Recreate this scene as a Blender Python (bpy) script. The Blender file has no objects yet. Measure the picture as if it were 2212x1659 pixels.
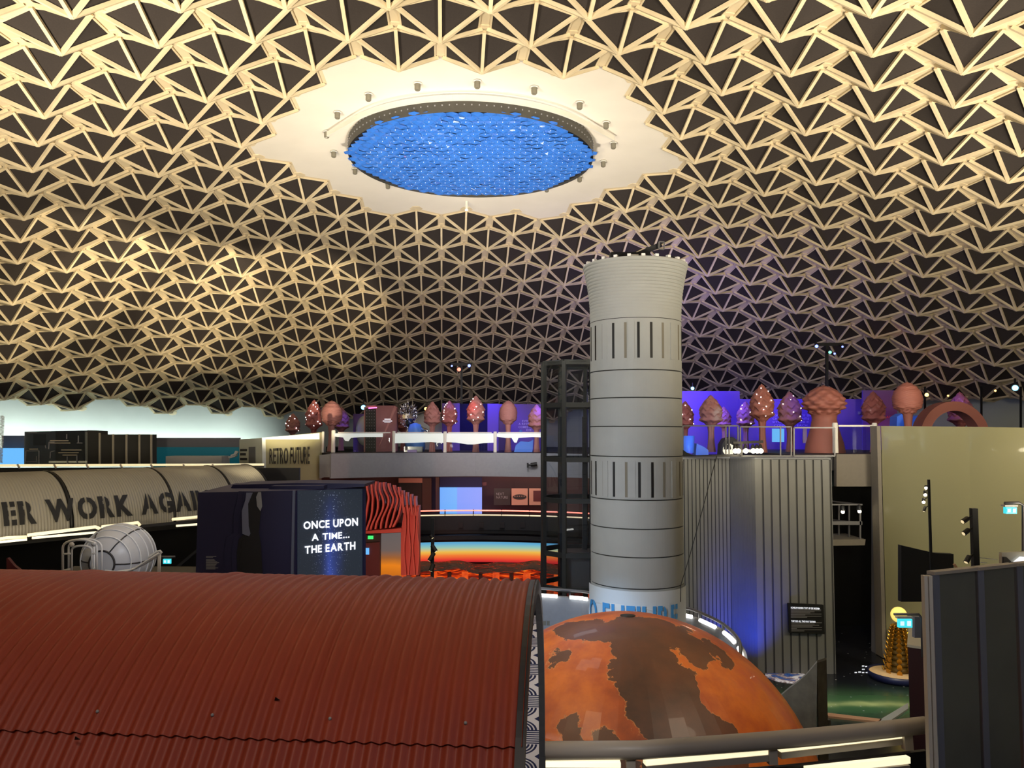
import bpy, bmesh, math, random
from math import sin, cos, pi, radians, sqrt, atan2, hypot
from mathutils import Vector, Matrix
random.seed(7)
S = bpy.context.scene
COL = S.collection

# ------------------------------------------------------------------ camera
EYE = 7.3                      # eye height above the hall floor
F = 1703.0                     # focal length in pixels of the 2212 px wide frame
PITCH = 0.0637852; ROLL = 0.0035867
R_ = Vector((1, 0, 0)); FW = Vector((0, cos(PITCH), sin(PITCH))); UP = Vector((0, -sin(PITCH), cos(PITCH)))
cx_, cy_ = cos(ROLL), sin(ROLL)
camx = R_*cx_ + UP*cy_; camy = UP*cx_ - R_*cy_; camz = -FW
cd = bpy.data.cameras.new('camera'); cam = bpy.data.objects.new('camera', cd); COL.objects.link(cam)
cd.sensor_fit = 'HORIZONTAL'; cd.sensor_width = 36; cd.lens = F/2212*36; cd.clip_end = 200; cd.clip_start = .05
cam.matrix_world = Matrix(((camx.x, camy.x, camz.x, 0), (camx.y, camy.y, camz.y, 0), (camx.z, camy.z, camz.z, EYE), (0, 0, 0, 1)))
S.camera = cam
S.view_settings.view_transform = 'Standard'; S.view_settings.look = 'None'
S.view_settings.gamma = 1; S.view_settings.exposure = 0.0; S.view_settings.use_curve_mapping = False

def ray(px, py):
    dx, dy = px-1106, py-829.5
    x = cx_*dx + cy_*dy; y = -cy_*dx + cx_*dy
    return R_*(x/F) - UP*(y/F) + FW
def pt(px, py, Y):             # the point seen at a pixel at a given forward distance
    r = ray(px, py); return Vector((0, 0, EYE)) + r*(Y/r.y)
def ptz(px, py, z):            # ... at a given height (relative to the eye)
    r = ray(px, py); return Vector((0, 0, EYE)) + r*(z/r.z)

# ------------------------------------------------------------------ world and lights
w = bpy.data.worlds.new('world'); S.world = w; w.use_nodes = True
w.node_tree.nodes['Background'].inputs[0].default_value = (.55, .6, .75, 1)
w.node_tree.nodes['Background'].inputs[1].default_value = .05

def lamp(kind, loc, energy, color, target=None, size=.5, spot=60, blend=.5, size_y=None, spread=None):
    L = bpy.data.lights.new('lamp_light', kind); L.energy = energy; L.color = color
    o = bpy.data.objects.new('lamp_light', L); COL.objects.link(o); o.location = loc
    if kind == 'AREA':
        L.size = size
        if size_y: L.shape = 'RECTANGLE'; L.size_y = size_y
        if spread: L.spread = radians(spread)
    else: L.shadow_soft_size = size
    if kind == 'SPOT': L.spot_size = radians(spot); L.spot_blend = blend
    if target is not None:
        d = Vector(target) - Vector(loc); o.rotation_euler = d.to_track_quat('-Z', 'Y').to_euler()
    return o
WARM = (1, .86, .63); PALE = (1, .90, .74); BLUE = (.07, .04, 1); COOL = (.86, 1, .95)
Z = lambda zr: EYE + zr
# uplights washing the dome
lamp('AREA', (-9, 5, Z(-2)), 1060, WARM, (-6, 14, Z(9)), 1.5, spread=88)
lamp('AREA', (9, 5, Z(-2)), 960, WARM, (6.5, 14, Z(9)), 1.5, spread=88)
lamp('AREA', (-10, 12, Z(-1.5)), 800, WARM, (-13.5, 22.5, Z(8.3)), 1.5, spread=105)
for tx, ty, tz in ((-20.8, 32.5, 6.5), (-17.8, 37.5, 6.2), (-12.5, 41, 6.4)):
    lamp('SPOT', (-5, 25, Z(-2.6)), 9500, (1, .83, .54), (tx, ty, Z(tz)), .12, 37, .35)
lamp('AREA', (14, 14, Z(-.5)), 340, WARM, (13, 25, Z(8)), 1.2, spread=110)
lamp('AREA', (-1.5, 20.5, Z(-1)), 400, PALE, (-1.4, 27, Z(10)), 2.0, spread=85)
lamp('AREA', (15, 15, Z(1.4)), 700, WARM, (13, 26, Z(8)), 1.2)
lamp('AREA', (-1.5, 31, Z(.8)), 140, (.96, .90, 1), (-2, 38, Z(8)), 1.5)
lamp('AREA', (6, 35, Z(1.6)), 320, (.25, .20, 1), (9, 41, Z(6.5)), 1.5)
# general pale wash in the hall
lamp('AREA', (-2, 14, Z(7.5)), 150, (1, .93, .82), (1, 22, Z(-3)), 3.0)
lamp('AREA', (-3.5, 8, Z(1.2)), 130, (.86, .93, 1), (3.5, 18, Z(-2.5)), 1.5, spread=90)  # added cool fill with no fixture, brightens the tower
lamp('AREA', (-1.5, 27, Z(9.2)), 120, (.86, .93, 1), (1, 27, Z(-7)), 3.0)
# ------------------------------------------------------------------ materials
def srgb(r, g, b):
    f = lambda c: ((c/255+.055)/1.055)**2.4 if c/255 > .04045 else c/255/12.92
    return (f(r), f(g), f(b), 1)
M = {}
def mat(name, col, rough=.6, metal=0, emit=None, es=1, spec=.5, alpha=1, trans=0, coat=0, noise=0, nscale=8, bump=0, bscale=40):
    m = bpy.data.materials.new(name); m.use_nodes = True; nt = m.node_tree; b = nt.nodes['Principled BSDF']
    b.inputs['Base Color'].default_value = col; b.inputs['Roughness'].default_value = rough; b.inputs['Metallic'].default_value = metal
    b.inputs['Specular IOR Level'].default_value = spec; b.inputs['Alpha'].default_value = alpha
    b.inputs['Transmission Weight'].default_value = trans; b.inputs['Coat Weight'].default_value = coat
    if emit: b.inputs['Emission Color'].default_value = emit; b.inputs['Emission Strength'].default_value = es
    if noise or bump:
        tc = nt.nodes.new('ShaderNodeTexCoord')
        if noise:
            n = nt.nodes.new('ShaderNodeTexNoise'); n.inputs['Scale'].default_value = nscale; n.inputs['Detail'].default_value = 5
            nt.links.new(tc.outputs['Object'], n.inputs['Vector'])
            mr = nt.nodes.new('ShaderNodeMapRange'); mr.inputs[1].default_value = .3; mr.inputs[2].default_value = .7
            mr.inputs[3].default_value = 1-noise; mr.inputs[4].default_value = 1+noise*.5
            nt.links.new(n.outputs[0], mr.inputs[0])
            mx = nt.nodes.new('ShaderNodeVectorMath'); mx.operation = 'SCALE'; mx.inputs[0].default_value = col[:3]
            nt.links.new(mr.outputs[0], mx.inputs['Scale']); nt.links.new(mx.outputs[0], b.inputs['Base Color'])
        if bump:
            n2 = nt.nodes.new('ShaderNodeTexNoise'); n2.inputs['Scale'].default_value = bscale; nt.links.new(tc.outputs['Object'], n2.inputs['Vector'])
            bp = nt.nodes.new('ShaderNodeBump'); bp.inputs['Strength'].default_value = bump; bp.inputs['Distance'].default_value = .02
            nt.links.new(n2.outputs[0], bp.inputs['Height']); nt.links.new(bp.outputs[0], b.inputs['Normal'])
    M[name] = m; return m
class NT:                      # tiny node helper
    def __init__(s, m): s.nt = m.node_tree; s.b = s.nt.nodes['Principled BSDF']
    def n(s, t, **k):
        x = s.nt.nodes.new(t)
        for a, v in k.items(): setattr(x, a, v)
        return x
    def l(s, a, b): s.nt.links.new(a, b)
    def put(s, i, v):
        if hasattr(v, 'is_output'): s.l(v, i)
        else: i.default_value = v
    def math(s, op, a, b=None, c=None):
        x = s.n('ShaderNodeMath', operation=op)
        for i, v in enumerate((a, b, c)):
            if v is not None: s.put(x.inputs[i], v)
        return x.outputs[0]
    def mix(s, f, a, b):
        x = s.n('ShaderNodeMix', data_type='RGBA'); s.put(x.inputs[0], f); s.put(x.inputs[6], a); s.put(x.inputs[7], b); return x.outputs[2]
    def ramp(s, f, stops, interp='LINEAR'):
        x = s.n('ShaderNodeValToRGB'); e = x.color_ramp.elements; x.color_ramp.interpolation = interp
        while len(e) < len(stops): e.new(.5)
        for q, (p, c) in zip(e, stops): q.position = p; q.color = c
        s.l(f, x.inputs[0]); return x.outputs[0]
    def coord(s, which='Object'): return s.n('ShaderNodeTexCoord').outputs[which]
    def sep(s, v):
        x = s.n('ShaderNodeSeparateXYZ'); s.l(v, x.inputs[0]); return x.outputs
    def noise(s, v, scale, detail=4, rough=.5, dist=0):
        x = s.n('ShaderNodeTexNoise'); s.l(v, x.inputs['Vector']); x.inputs['Scale'].default_value = scale
        x.inputs['Detail'].default_value = detail; x.inputs['Roughness'].default_value = rough; x.inputs['Distortion'].default_value = dist; return x.outputs[0]

mat('concrete_rib', srgb(226, 210, 178), .8, noise=.12, nscale=2)
mat('concrete_plate', srgb(226, 210, 178), .85, noise=.08, nscale=1)
mat('plaster', srgb(236, 230, 220), .9, noise=.04, nscale=.8)  # plain plaster; its less yellow light is partly put into this white
mat('acoustic', srgb(50, 44, 43), .95, noise=.15, nscale=30)
mat('white_paint', srgb(225, 225, 222), .6, noise=.03)
mat('rim_white', srgb(215, 222, 216), .85, noise=.06, nscale=.5)
mat('drum_grey', srgb(78, 76, 72), .6)
mat('floor_dark', srgb(30, 30, 34), .35)
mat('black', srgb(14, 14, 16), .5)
mat('black_matte', srgb(20, 20, 22), .9)
mat('charcoal', srgb(42, 42, 46), .6)
mat('slab_grey', srgb(152, 156, 163), .7, noise=.05)
mat('slab_brown', srgb(126, 120, 110), .7, noise=.05)
mat('post_white', srgb(228, 226, 218), .45)
mat('cream_gloss', srgb(172, 168, 128), .22, coat=.6, spec=.5)
mat('steel', srgb(112, 112, 115), .45, metal=.5)
mat('steel_dark', srgb(58, 60, 64), .4, metal=.6)
mat('lift_frame', srgb(66, 70, 72), .45, metal=.3)
mat('tower_grey', srgb(160, 163, 162), .75, noise=.04, nscale=3)
mat('groove', srgb(45, 44, 42), .9)
mat('slot_half', srgb(120, 116, 104), .9)
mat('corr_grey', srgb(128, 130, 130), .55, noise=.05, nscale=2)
mat('corr_groove_shade', srgb(84, 85, 86), .7)  # shade inside the flutes put into a darker grey
mat('hut_red', srgb(158, 62, 40), .55, noise=.08, nscale=3)
mat('hut_lining', srgb(95, 96, 98), .7)
mat('hut_rim', srgb(52, 52, 54), .5)
mat('pink', srgb(178, 122, 118), .6, noise=.05, nscale=3)
mat('pink_gloss', srgb(175, 105, 105), .3, noise=.05)
mat('salmon', srgb(166, 104, 92), .6)
mat('blue_lit_wall', srgb(112, 84, 160), .7)  # pale walls: part of the blue light is put into this colour
mat('navy_drape', srgb(26, 24, 60), .9)
mat('mirror', srgb(220, 222, 230), .08, metal=1)
mat('blue_rubber', srgb(90, 140, 220), .35)
mat('bulb', (1, 1, 1, 1), .5, emit=(1, .97, .92, 1), es=6)
mat('halogen', (1, 1, 1, 1), .5, emit=(1, .86, .6, 1), es=16)
mat('led', (1, 1, 1, 1), .5, emit=(1, .86, .54, 1), es=1.05)
mat('led_warm', (1, 1, 1, 1), .5, emit=(1, .80, .42, 1), es=.9)
mat('led_white', (1, 1, 1, 1), .5, emit=(1, .95, .85, 1), es=4)
mat('led_red', (1, 1, 1, 1), .5, emit=(1, .16, .09, 1), es=2)
mat('led_magenta', (1, 1, 1, 1), .5, emit=(1, .1, .55, 1), es=2.5)
mat('lens_cyan', (1, 1, 1, 1), .5, emit=(.10, .62, 1, 1), es=7)
mat('lens_blue', (1, 1, 1, 1), .5, emit=(.10, .16, 1, 1), es=4.5)
mat('lens_red', (1, 1, 1, 1), .5, emit=(1, .10, .04, 1), es=4)
mat('lens_orange', (1, 1, 1, 1), .5, emit=(1, .50, .10, 1), es=5)
mat('lens_teal', (1, 1, 1, 1), .5, emit=(.10, 1, .60, 1), es=2.5)
mat('screen_cyan', (0, 0, 0, 1), .4, emit=srgb(110, 190, 255), es=1)
mat('teal_wall', srgb(22, 96, 108), .6, emit=srgb(16, 100, 116), es=.25)  # wall is no lamp: a faint glow is put into its colour
mat('exit_sign', (0, 0, 0, 1), .4, emit=srgb(60, 205, 215), es=1.3)
mat('exit_green', (0, 0, 0, 1), .4, emit=srgb(60, 220, 110), es=1.3)
mat('sign_white', (0, 0, 0, 1), .4, emit=srgb(215, 240, 250), es=1.1)
mat('letter_lit', (1, 1, 1, 1), .4, emit=srgb(235, 242, 255), es=1)
mat('letter_grey', srgb(150, 150, 155), .6)
mat('letter_lilac', srgb(190, 170, 220), .6)
mat('letter_black', srgb(22, 22, 22), .6)
mat('letter_blue', srgb(70, 150, 210), .6)
mat('letter_red', srgb(230, 90, 90), .6)
mat('banner', srgb(205, 212, 216), .8, bump=.5, bscale=3)
mat('kiosk_navy', srgb(28, 28, 70), .55)
mat('coral', srgb(215, 92, 80), .55)
mat('door_dark', srgb(50, 26, 32), .5)
mat('door_red', srgb(92, 32, 36), .5)
mat('maroon_wall', srgb(92, 62, 62), .8)
mat('maroon_dark', srgb(62, 34, 38), .8)
mat('brown_wall', srgb(88, 66, 60), .8)
mat('poster_pink', srgb(205, 150, 130), .6)
mat('poster_dark', srgb(46, 40, 42), .6)
mat('gold', srgb(190, 140, 45), .35, metal=.7)
mat('gold_dark', srgb(96, 74, 26), .5, metal=.4)
mat('moon', srgb(250, 225, 130), .6, emit=srgb(250, 215, 110), es=.9)
mat('sand', srgb(235, 205, 160), .9, noise=.1, nscale=10)
mat('dish_blue', srgb(28, 34, 74), .4)
mat('wood_grey', srgb(104, 102, 92), .7, noise=.25, nscale=6)
mat('wood_edge', srgb(150, 150, 142), .6)
mat('curb', srgb(176, 134, 100), .6)
mat('maroon_counter', srgb(48, 18, 20), .5)
mat('counter_top', srgb(190, 185, 165), .4)
mat('fence_metal', srgb(112, 116, 118), .38, metal=.55, noise=.08, nscale=3)
mat('fence_groove', srgb(120, 126, 150), .4, metal=.4)
mat('fence_edge', srgb(205, 198, 186), .4)
mat('rail_tube', srgb(160, 152, 142), .45)
mat('egg_white', srgb(205, 208, 215), .35)
mat('egg_rib', srgb(240, 242, 245), .3)
mat('seam', srgb(60, 58, 60), .5)
mat('tube_white', srgb(232, 232, 232), .3)
mat('cabinet', srgb(58, 58, 56), .7)
mat('cabinet_trim', srgb(190, 182, 162), .4)
mat('grey_wall', srgb(110, 112, 122), .8)
mat('picture_dark', srgb(40, 32, 26), .5)
mat('silver_panel', srgb(150, 145, 140), .3, metal=.4)
mat('dish_grey', srgb(200, 204, 208), .4)
mat('stripes', srgb(200, 200, 200), .5)

def glass(name, tint=(1, 1, 1, 1), rough=0, refl=.12):
    m = bpy.data.materials.new(name); m.use_nodes = True; nt = m.node_tree; nt.nodes.clear()
    o = nt.nodes.new('ShaderNodeOutputMaterial'); t = nt.nodes.new('ShaderNodeBsdfTransparent'); t.inputs[0].default_value = tint
    g = nt.nodes.new('ShaderNodeBsdfGlossy'); g.inputs['Roughness'].default_value = rough; g.inputs[0].default_value = (.9, .95, 1, 1)
    fr = nt.nodes.new('ShaderNodeFresnel'); fr.inputs[0].default_value = 1.5
    ad = nt.nodes.new('ShaderNodeMath'); ad.operation = 'ADD'; ad.inputs[1].default_value = refl*.3
    nt.links.new(fr.outputs[0], ad.inputs[0])
    x = nt.nodes.new('ShaderNodeMixShader'); nt.links.new(ad.outputs[0], x.inputs[0]); nt.links.new(t.outputs[0], x.inputs[1]); nt.links.new(g.outputs[0], x.inputs[2])
    nt.links.new(x.outputs[0], o.inputs[0]); M[name] = m
glass('glass', (.93, .97, .97, 1)); glass('glass_dark', (.86, .90, .95, 1), refl=.2)
def film():                    # frosted white film on the balustrade glass: half see-through, its emission stands in for light behind it
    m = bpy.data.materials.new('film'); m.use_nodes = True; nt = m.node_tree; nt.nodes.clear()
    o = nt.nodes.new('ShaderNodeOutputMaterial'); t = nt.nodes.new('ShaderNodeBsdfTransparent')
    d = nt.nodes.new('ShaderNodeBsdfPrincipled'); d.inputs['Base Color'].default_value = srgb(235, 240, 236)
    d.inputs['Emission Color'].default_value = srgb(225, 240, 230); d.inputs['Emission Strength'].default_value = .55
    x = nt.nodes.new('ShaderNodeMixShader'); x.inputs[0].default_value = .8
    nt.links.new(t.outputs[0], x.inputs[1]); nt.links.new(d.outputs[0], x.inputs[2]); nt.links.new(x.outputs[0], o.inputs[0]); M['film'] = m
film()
def grad_mat(name, stops, axis=2, es=1, base=(0, 0, 0, 1), nz=0, nscale=6):
    m = mat(name, base, .5); h = NT(m); g = h.coord('Generated'); v = h.sep(g)[axis]
    if nz: v = h.math('ADD', v, h.math('MULTIPLY', h.math('SUBTRACT', h.noise(g, nscale), .5), nz))
    c = h.ramp(v, stops); h.l(c, h.b.inputs['Emission Color']); h.b.inputs['Emission Strength'].default_value = es; return m
grad_mat('rainbow', [(0, srgb(190, 30, 40)), (.14, srgb(225, 60, 45)), (.34, srgb(240, 120, 50)), (.52, srgb(235, 185, 75)), (.72, srgb(150, 195, 175)), (.9, srgb(95, 170, 210)), (1, srgb(90, 160, 200))], nz=.16, nscale=1.2)
grad_mat('blue_screen', [(0, srgb(105, 170, 250)), (.40, srgb(112, 180, 250)), (.42, srgb(128, 158, 250)), (1, srgb(140, 160, 250))], axis=0)
grad_mat('sunset_panel', [(0, srgb(190, 100, 10)), (.25, srgb(225, 125, 10)), (.42, srgb(150, 90, 40)), (.6, srgb(98, 88, 84)), (1, srgb(90, 88, 88))], nz=.1, nscale=1)
def lava():
    m = mat('lava', (0.02, .01, .01, 1), .5); h = NT(m); g = h.coord('Generated')
    n = h.noise(g, 7, 5, .6, 1.5); c = h.ramp(n, [(.38, (.02, .006, .004, 1)), (.5, srgb(150, 30, 8)), (.6, srgb(255, 85, 15)), (.74, srgb(255, 170, 60))])
    h.l(c, h.b.inputs['Emission Color']); h.b.inputs['Emission Strength'].default_value = .9
    m = mat('lava_rock', srgb(60, 36, 30), .7); h = NT(m); n = h.noise(h.coord('Generated'), 9, 5, .6, 2)
    c = h.ramp(n, [(.35, srgb(40, 24, 24)), (.5, srgb(110, 84, 74)), (.6, srgb(70, 34, 26)), (.68, srgb(215, 60, 14))]); h.l(c, h.b.inputs['Base Color'])
    e = h.ramp(n, [(.58, (0, 0, 0, 1)), (.68, srgb(190, 45, 8))]); h.l(e, h.b.inputs['Emission Color']); h.b.inputs['Emission Strength'].default_value = .8
    m = mat('lava_pillar', (0, 0, 0, 1), .5); h = NT(m); n = h.noise(h.coord('Object'), 3, 4)
    c = h.ramp(n, [(.3, srgb(200, 40, 10)), (.7, srgb(255, 110, 40))]); h.l(c, h.b.inputs['Emission Color']); h.b.inputs['Emission Strength'].default_value = .9
lava()
def stars_board():
    m = mat('milky_way', srgb(52, 62, 78), .35); h = NT(m); g = h.coord('Generated'); o = h.coord('Object'); s = h.sep(g)
    v = h.n('ShaderNodeTexVoronoi'); h.l(o, v.inputs['Vector']); v.inputs['Scale'].default_value = 24
    dot = h.math('LESS_THAN', v.outputs['Distance'], .17)
    band = h.math('SUBTRACT', 1, h.math('MULTIPLY', h.math('ABSOLUTE', h.math('SUBTRACT', s[0], h.math('ADD', .42, h.math('MULTIPLY', h.noise(g, 3), .2)))), 3.2))
    band = h.math('MAXIMUM', band, .05); k = h.math('MULTIPLY', dot, h.math('MULTIPLY', band, h.noise(o, 9)))
    neb = h.math('MULTIPLY', h.math('POWER', band, 3.0), h.math('SUBTRACT', 1, s[2]))
    c = h.mix(h.math('MINIMUM', neb, 1), srgb(46, 54, 66), srgb(70, 95, 200)); c = h.mix(h.math('MINIMUM', h.math('MULTIPLY', k, 1.6), 1), c, srgb(210, 225, 255))
    h.l(c, h.b.inputs['Base Color']); h.l(c, h.b.inputs['Emission Color']); h.b.inputs['Emission Strength'].default_value = .45
stars_board()
def mars():
    m = mat('mars', srgb(200, 90, 30), .46, coat=.12); h = NT(m); o = h.coord('Object')
    b = h.noise(o, 1.1, 6, .6); c = h.noise(o, 12, 4)
    base = h.ramp(b, [(.3, srgb(128, 58, 26)), (.45, srgb(176, 82, 28)), (.58, srgb(208, 110, 32)), (.7, srgb(190, 88, 50))])
    base = h.mix(h.math('MULTIPLY', c, .25), base, srgb(120, 44, 18))
    nz = h.n('ShaderNodeTexNoise'); h.l(o, nz.inputs['Vector']); nz.inputs['Scale'].default_value = 1.3; nz.inputs['Detail'].default_value = 7; nz.inputs['Roughness'].default_value = .58
    sc = h.n('ShaderNodeVectorMath', operation='MULTIPLY_ADD'); h.l(nz.outputs['Color'], sc.inputs[0]); sc.inputs[1].default_value = (1.3,)*3; h.l(o, sc.inputs[2])
    d = None; C = Vector((1.528, 10.5, EYE-4.83)); O = Vector((0, 0, EYE)); R = 2.468
    for x, y, r in [(1425, 1475, .50), (1455, 1520, .42), (1490, 1560, .46), (1385, 1428, .42), (1330, 1368, .40), (1400, 1352, .42), (1270, 1352, .30), (1480, 1380, .36), (1560, 1612, .30), (1250, 1640, .3), (1190, 1420, .16), (1560, 1412, .20), (1330, 1640, .25)]:
        q = ray(x, y).normalized(); oc = O-C; bb = oc.dot(q); p = O+q*(-bb-sqrt(max(bb*bb-(oc.dot(oc)-R*R), 0)))
        v = h.n('ShaderNodeVectorMath', operation='DISTANCE'); h.l(sc.outputs[0], v.inputs[0]); v.inputs[1].default_value = p+Vector((.65,)*3)
        k = h.math('SUBTRACT', v.outputs['Value'], r); d = k if d is None else h.math('MINIMUM', d, k)
    f = h.ramp(h.math('ADD', h.math('MULTIPLY', d, 2), .5), [(.5, (1, 1, 1, 1)), (.53, (0, 0, 0, 1))])
    dk = h.ramp(b, [(.3, srgb(60, 38, 30)), (.7, srgb(108, 62, 38))])
    col = h.mix(f, base, dk)
    ln = h.ramp(h.math('ADD', h.math('MULTIPLY', d, 2), .5), [(.50, (0, 0, 0, 1)), (.52, (.55, .55, .55, 1)), (.54, (0, 0, 0, 1))]); col = h.mix(ln, col, srgb(216, 150, 90))
    h.l(col, h.b.inputs['Base Color'])
mars()
def galaxy():
    m = mat('star_floor', srgb(24, 24, 30), .22); h = NT(m); o = h.coord('Object'); s = h.sep(o)
    v = h.n('ShaderNodeTexVoronoi'); h.l(o, v.inputs['Vector']); v.inputs['Scale'].default_value = 3.2
    dot = h.math('MULTIPLY', h.math('LESS_THAN', v.outputs['Distance'], .08), h.noise(o, 2.1))
    yy = h.math('ADD', s[1], h.math('MULTIPLY', h.noise(o, .5), .9))
    yy = h.math('SUBTRACT', yy, 22.45)
    band = h.math('EXPONENT', h.math('MULTIPLY', h.math('MULTIPLY', yy, yy), -1.1)); core = h.math('EXPONENT', h.math('MULTIPLY', h.math('MULTIPLY', yy, yy), -40))
    gate = h.math('MULTIPLY', h.math('GREATER_THAN', s[0], 6.6), h.math('LESS_THAN', s[0], 13))
    band = h.math('MULTIPLY', band, gate); core = h.math('MULTIPLY', h.math('MULTIPLY', core, gate), h.noise(o, 1.2))
    c = h.mix(h.math('MULTIPLY', band, .65), srgb(34, 36, 44), srgb(96, 150, 96)); c = h.mix(core, c, srgb(235, 250, 170)); c = h.mix(h.math('MULTIPLY', dot, gate), c, srgb(225, 230, 235))
    h.l(c, h.b.inputs['Base Color'])
galaxy()
def earth():
    m = mat('earth_projection', srgb(30, 50, 90), .4); h = NT(m); o = h.coord('Object'); n = h.noise(o, 2.2, 6, .6, .8)  # projected image put into the disc's colour and glow
    c = h.ramp(n, [(.36, srgb(22, 40, 110)), (.46, srgb(60, 110, 190)), (.52, srgb(120, 90, 90)), (.6, srgb(230, 230, 240))]); h.l(c, h.b.inputs['Base Color'])
    h.l(c, h.b.inputs['Emission Color']); h.b.inputs['Emission Strength'].default_value = .25
earth()
def wallpaper():
    m = mat('wallpaper', srgb(200, 190, 180), .7); h = NT(m); uv = h.coord('UV'); s = h.sep(uv)
    u = h.math('ABSOLUTE', h.math('SUBTRACT', h.math('FRACT', h.math('DIVIDE', s[0], .30)), .5))     # 0 centre .. .5
    vv = h.math('FRACT', h.math('DIVIDE', s[1], .28))
    v2 = h.math('ABSOLUTE', h.math('SUBTRACT', h.math('DIVIDE', vv, .62), .5))                        # arc band when v2<.5
    inb = h.math('LESS_THAN', v2, .5)
    du = h.math('SUBTRACT', .5, u); dv = h.math('SUBTRACT', .5, v2); d = h.math('SQRT', h.math('ADD', h.math('MULTIPLY', du, du), h.math('MULTIPLY', dv, dv)))
    arcs = h.math('MULTIPLY', h.math('GREATER_THAN', h.math('FRACT', h.math('MULTIPLY', d, 11)), .42), h.math('MULTIPLY', h.math('LESS_THAN', d, .48), h.math('GREATER_THAN', d, .12)))
    dia = h.math('LESS_THAN', h.math('ADD', u, v2), .11)
    a = h.math('MAXIMUM', arcs, dia)
    st = h.math('GREATER_THAN', h.math('FRACT', h.math('MULTIPLY', vv, 18)), .45)
    k = h.math('ADD', h.math('MULTIPLY', a, inb), h.math('MULTIPLY', st, h.math('SUBTRACT', 1, inb)))
    h.l(h.mix(k, srgb(205, 196, 190), srgb(30, 34, 66)), h.b.inputs['Base Color'])
wallpaper()
def lensmat():
    m = mat('skylight_lens', srgb(40, 90, 170), .12, coat=.5); h = NT(m); o = h.coord('Object')
    n = h.noise(o, 1.1, 3); c = h.ramp(n, [(.3, srgb(50, 104, 182)), (.7, srgb(74, 134, 212))]); h.l(c, h.b.inputs['Emission Color']); h.b.inputs['Emission Strength'].default_value = .62
lensmat(); mat('lens_dot', (1, 1, 1, 1), .4, emit=srgb(160, 205, 250), es=1)
def polycarb():
    m = mat('polycarbonate', srgb(150, 146, 134), .35, trans=0)
polycarb()

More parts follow.
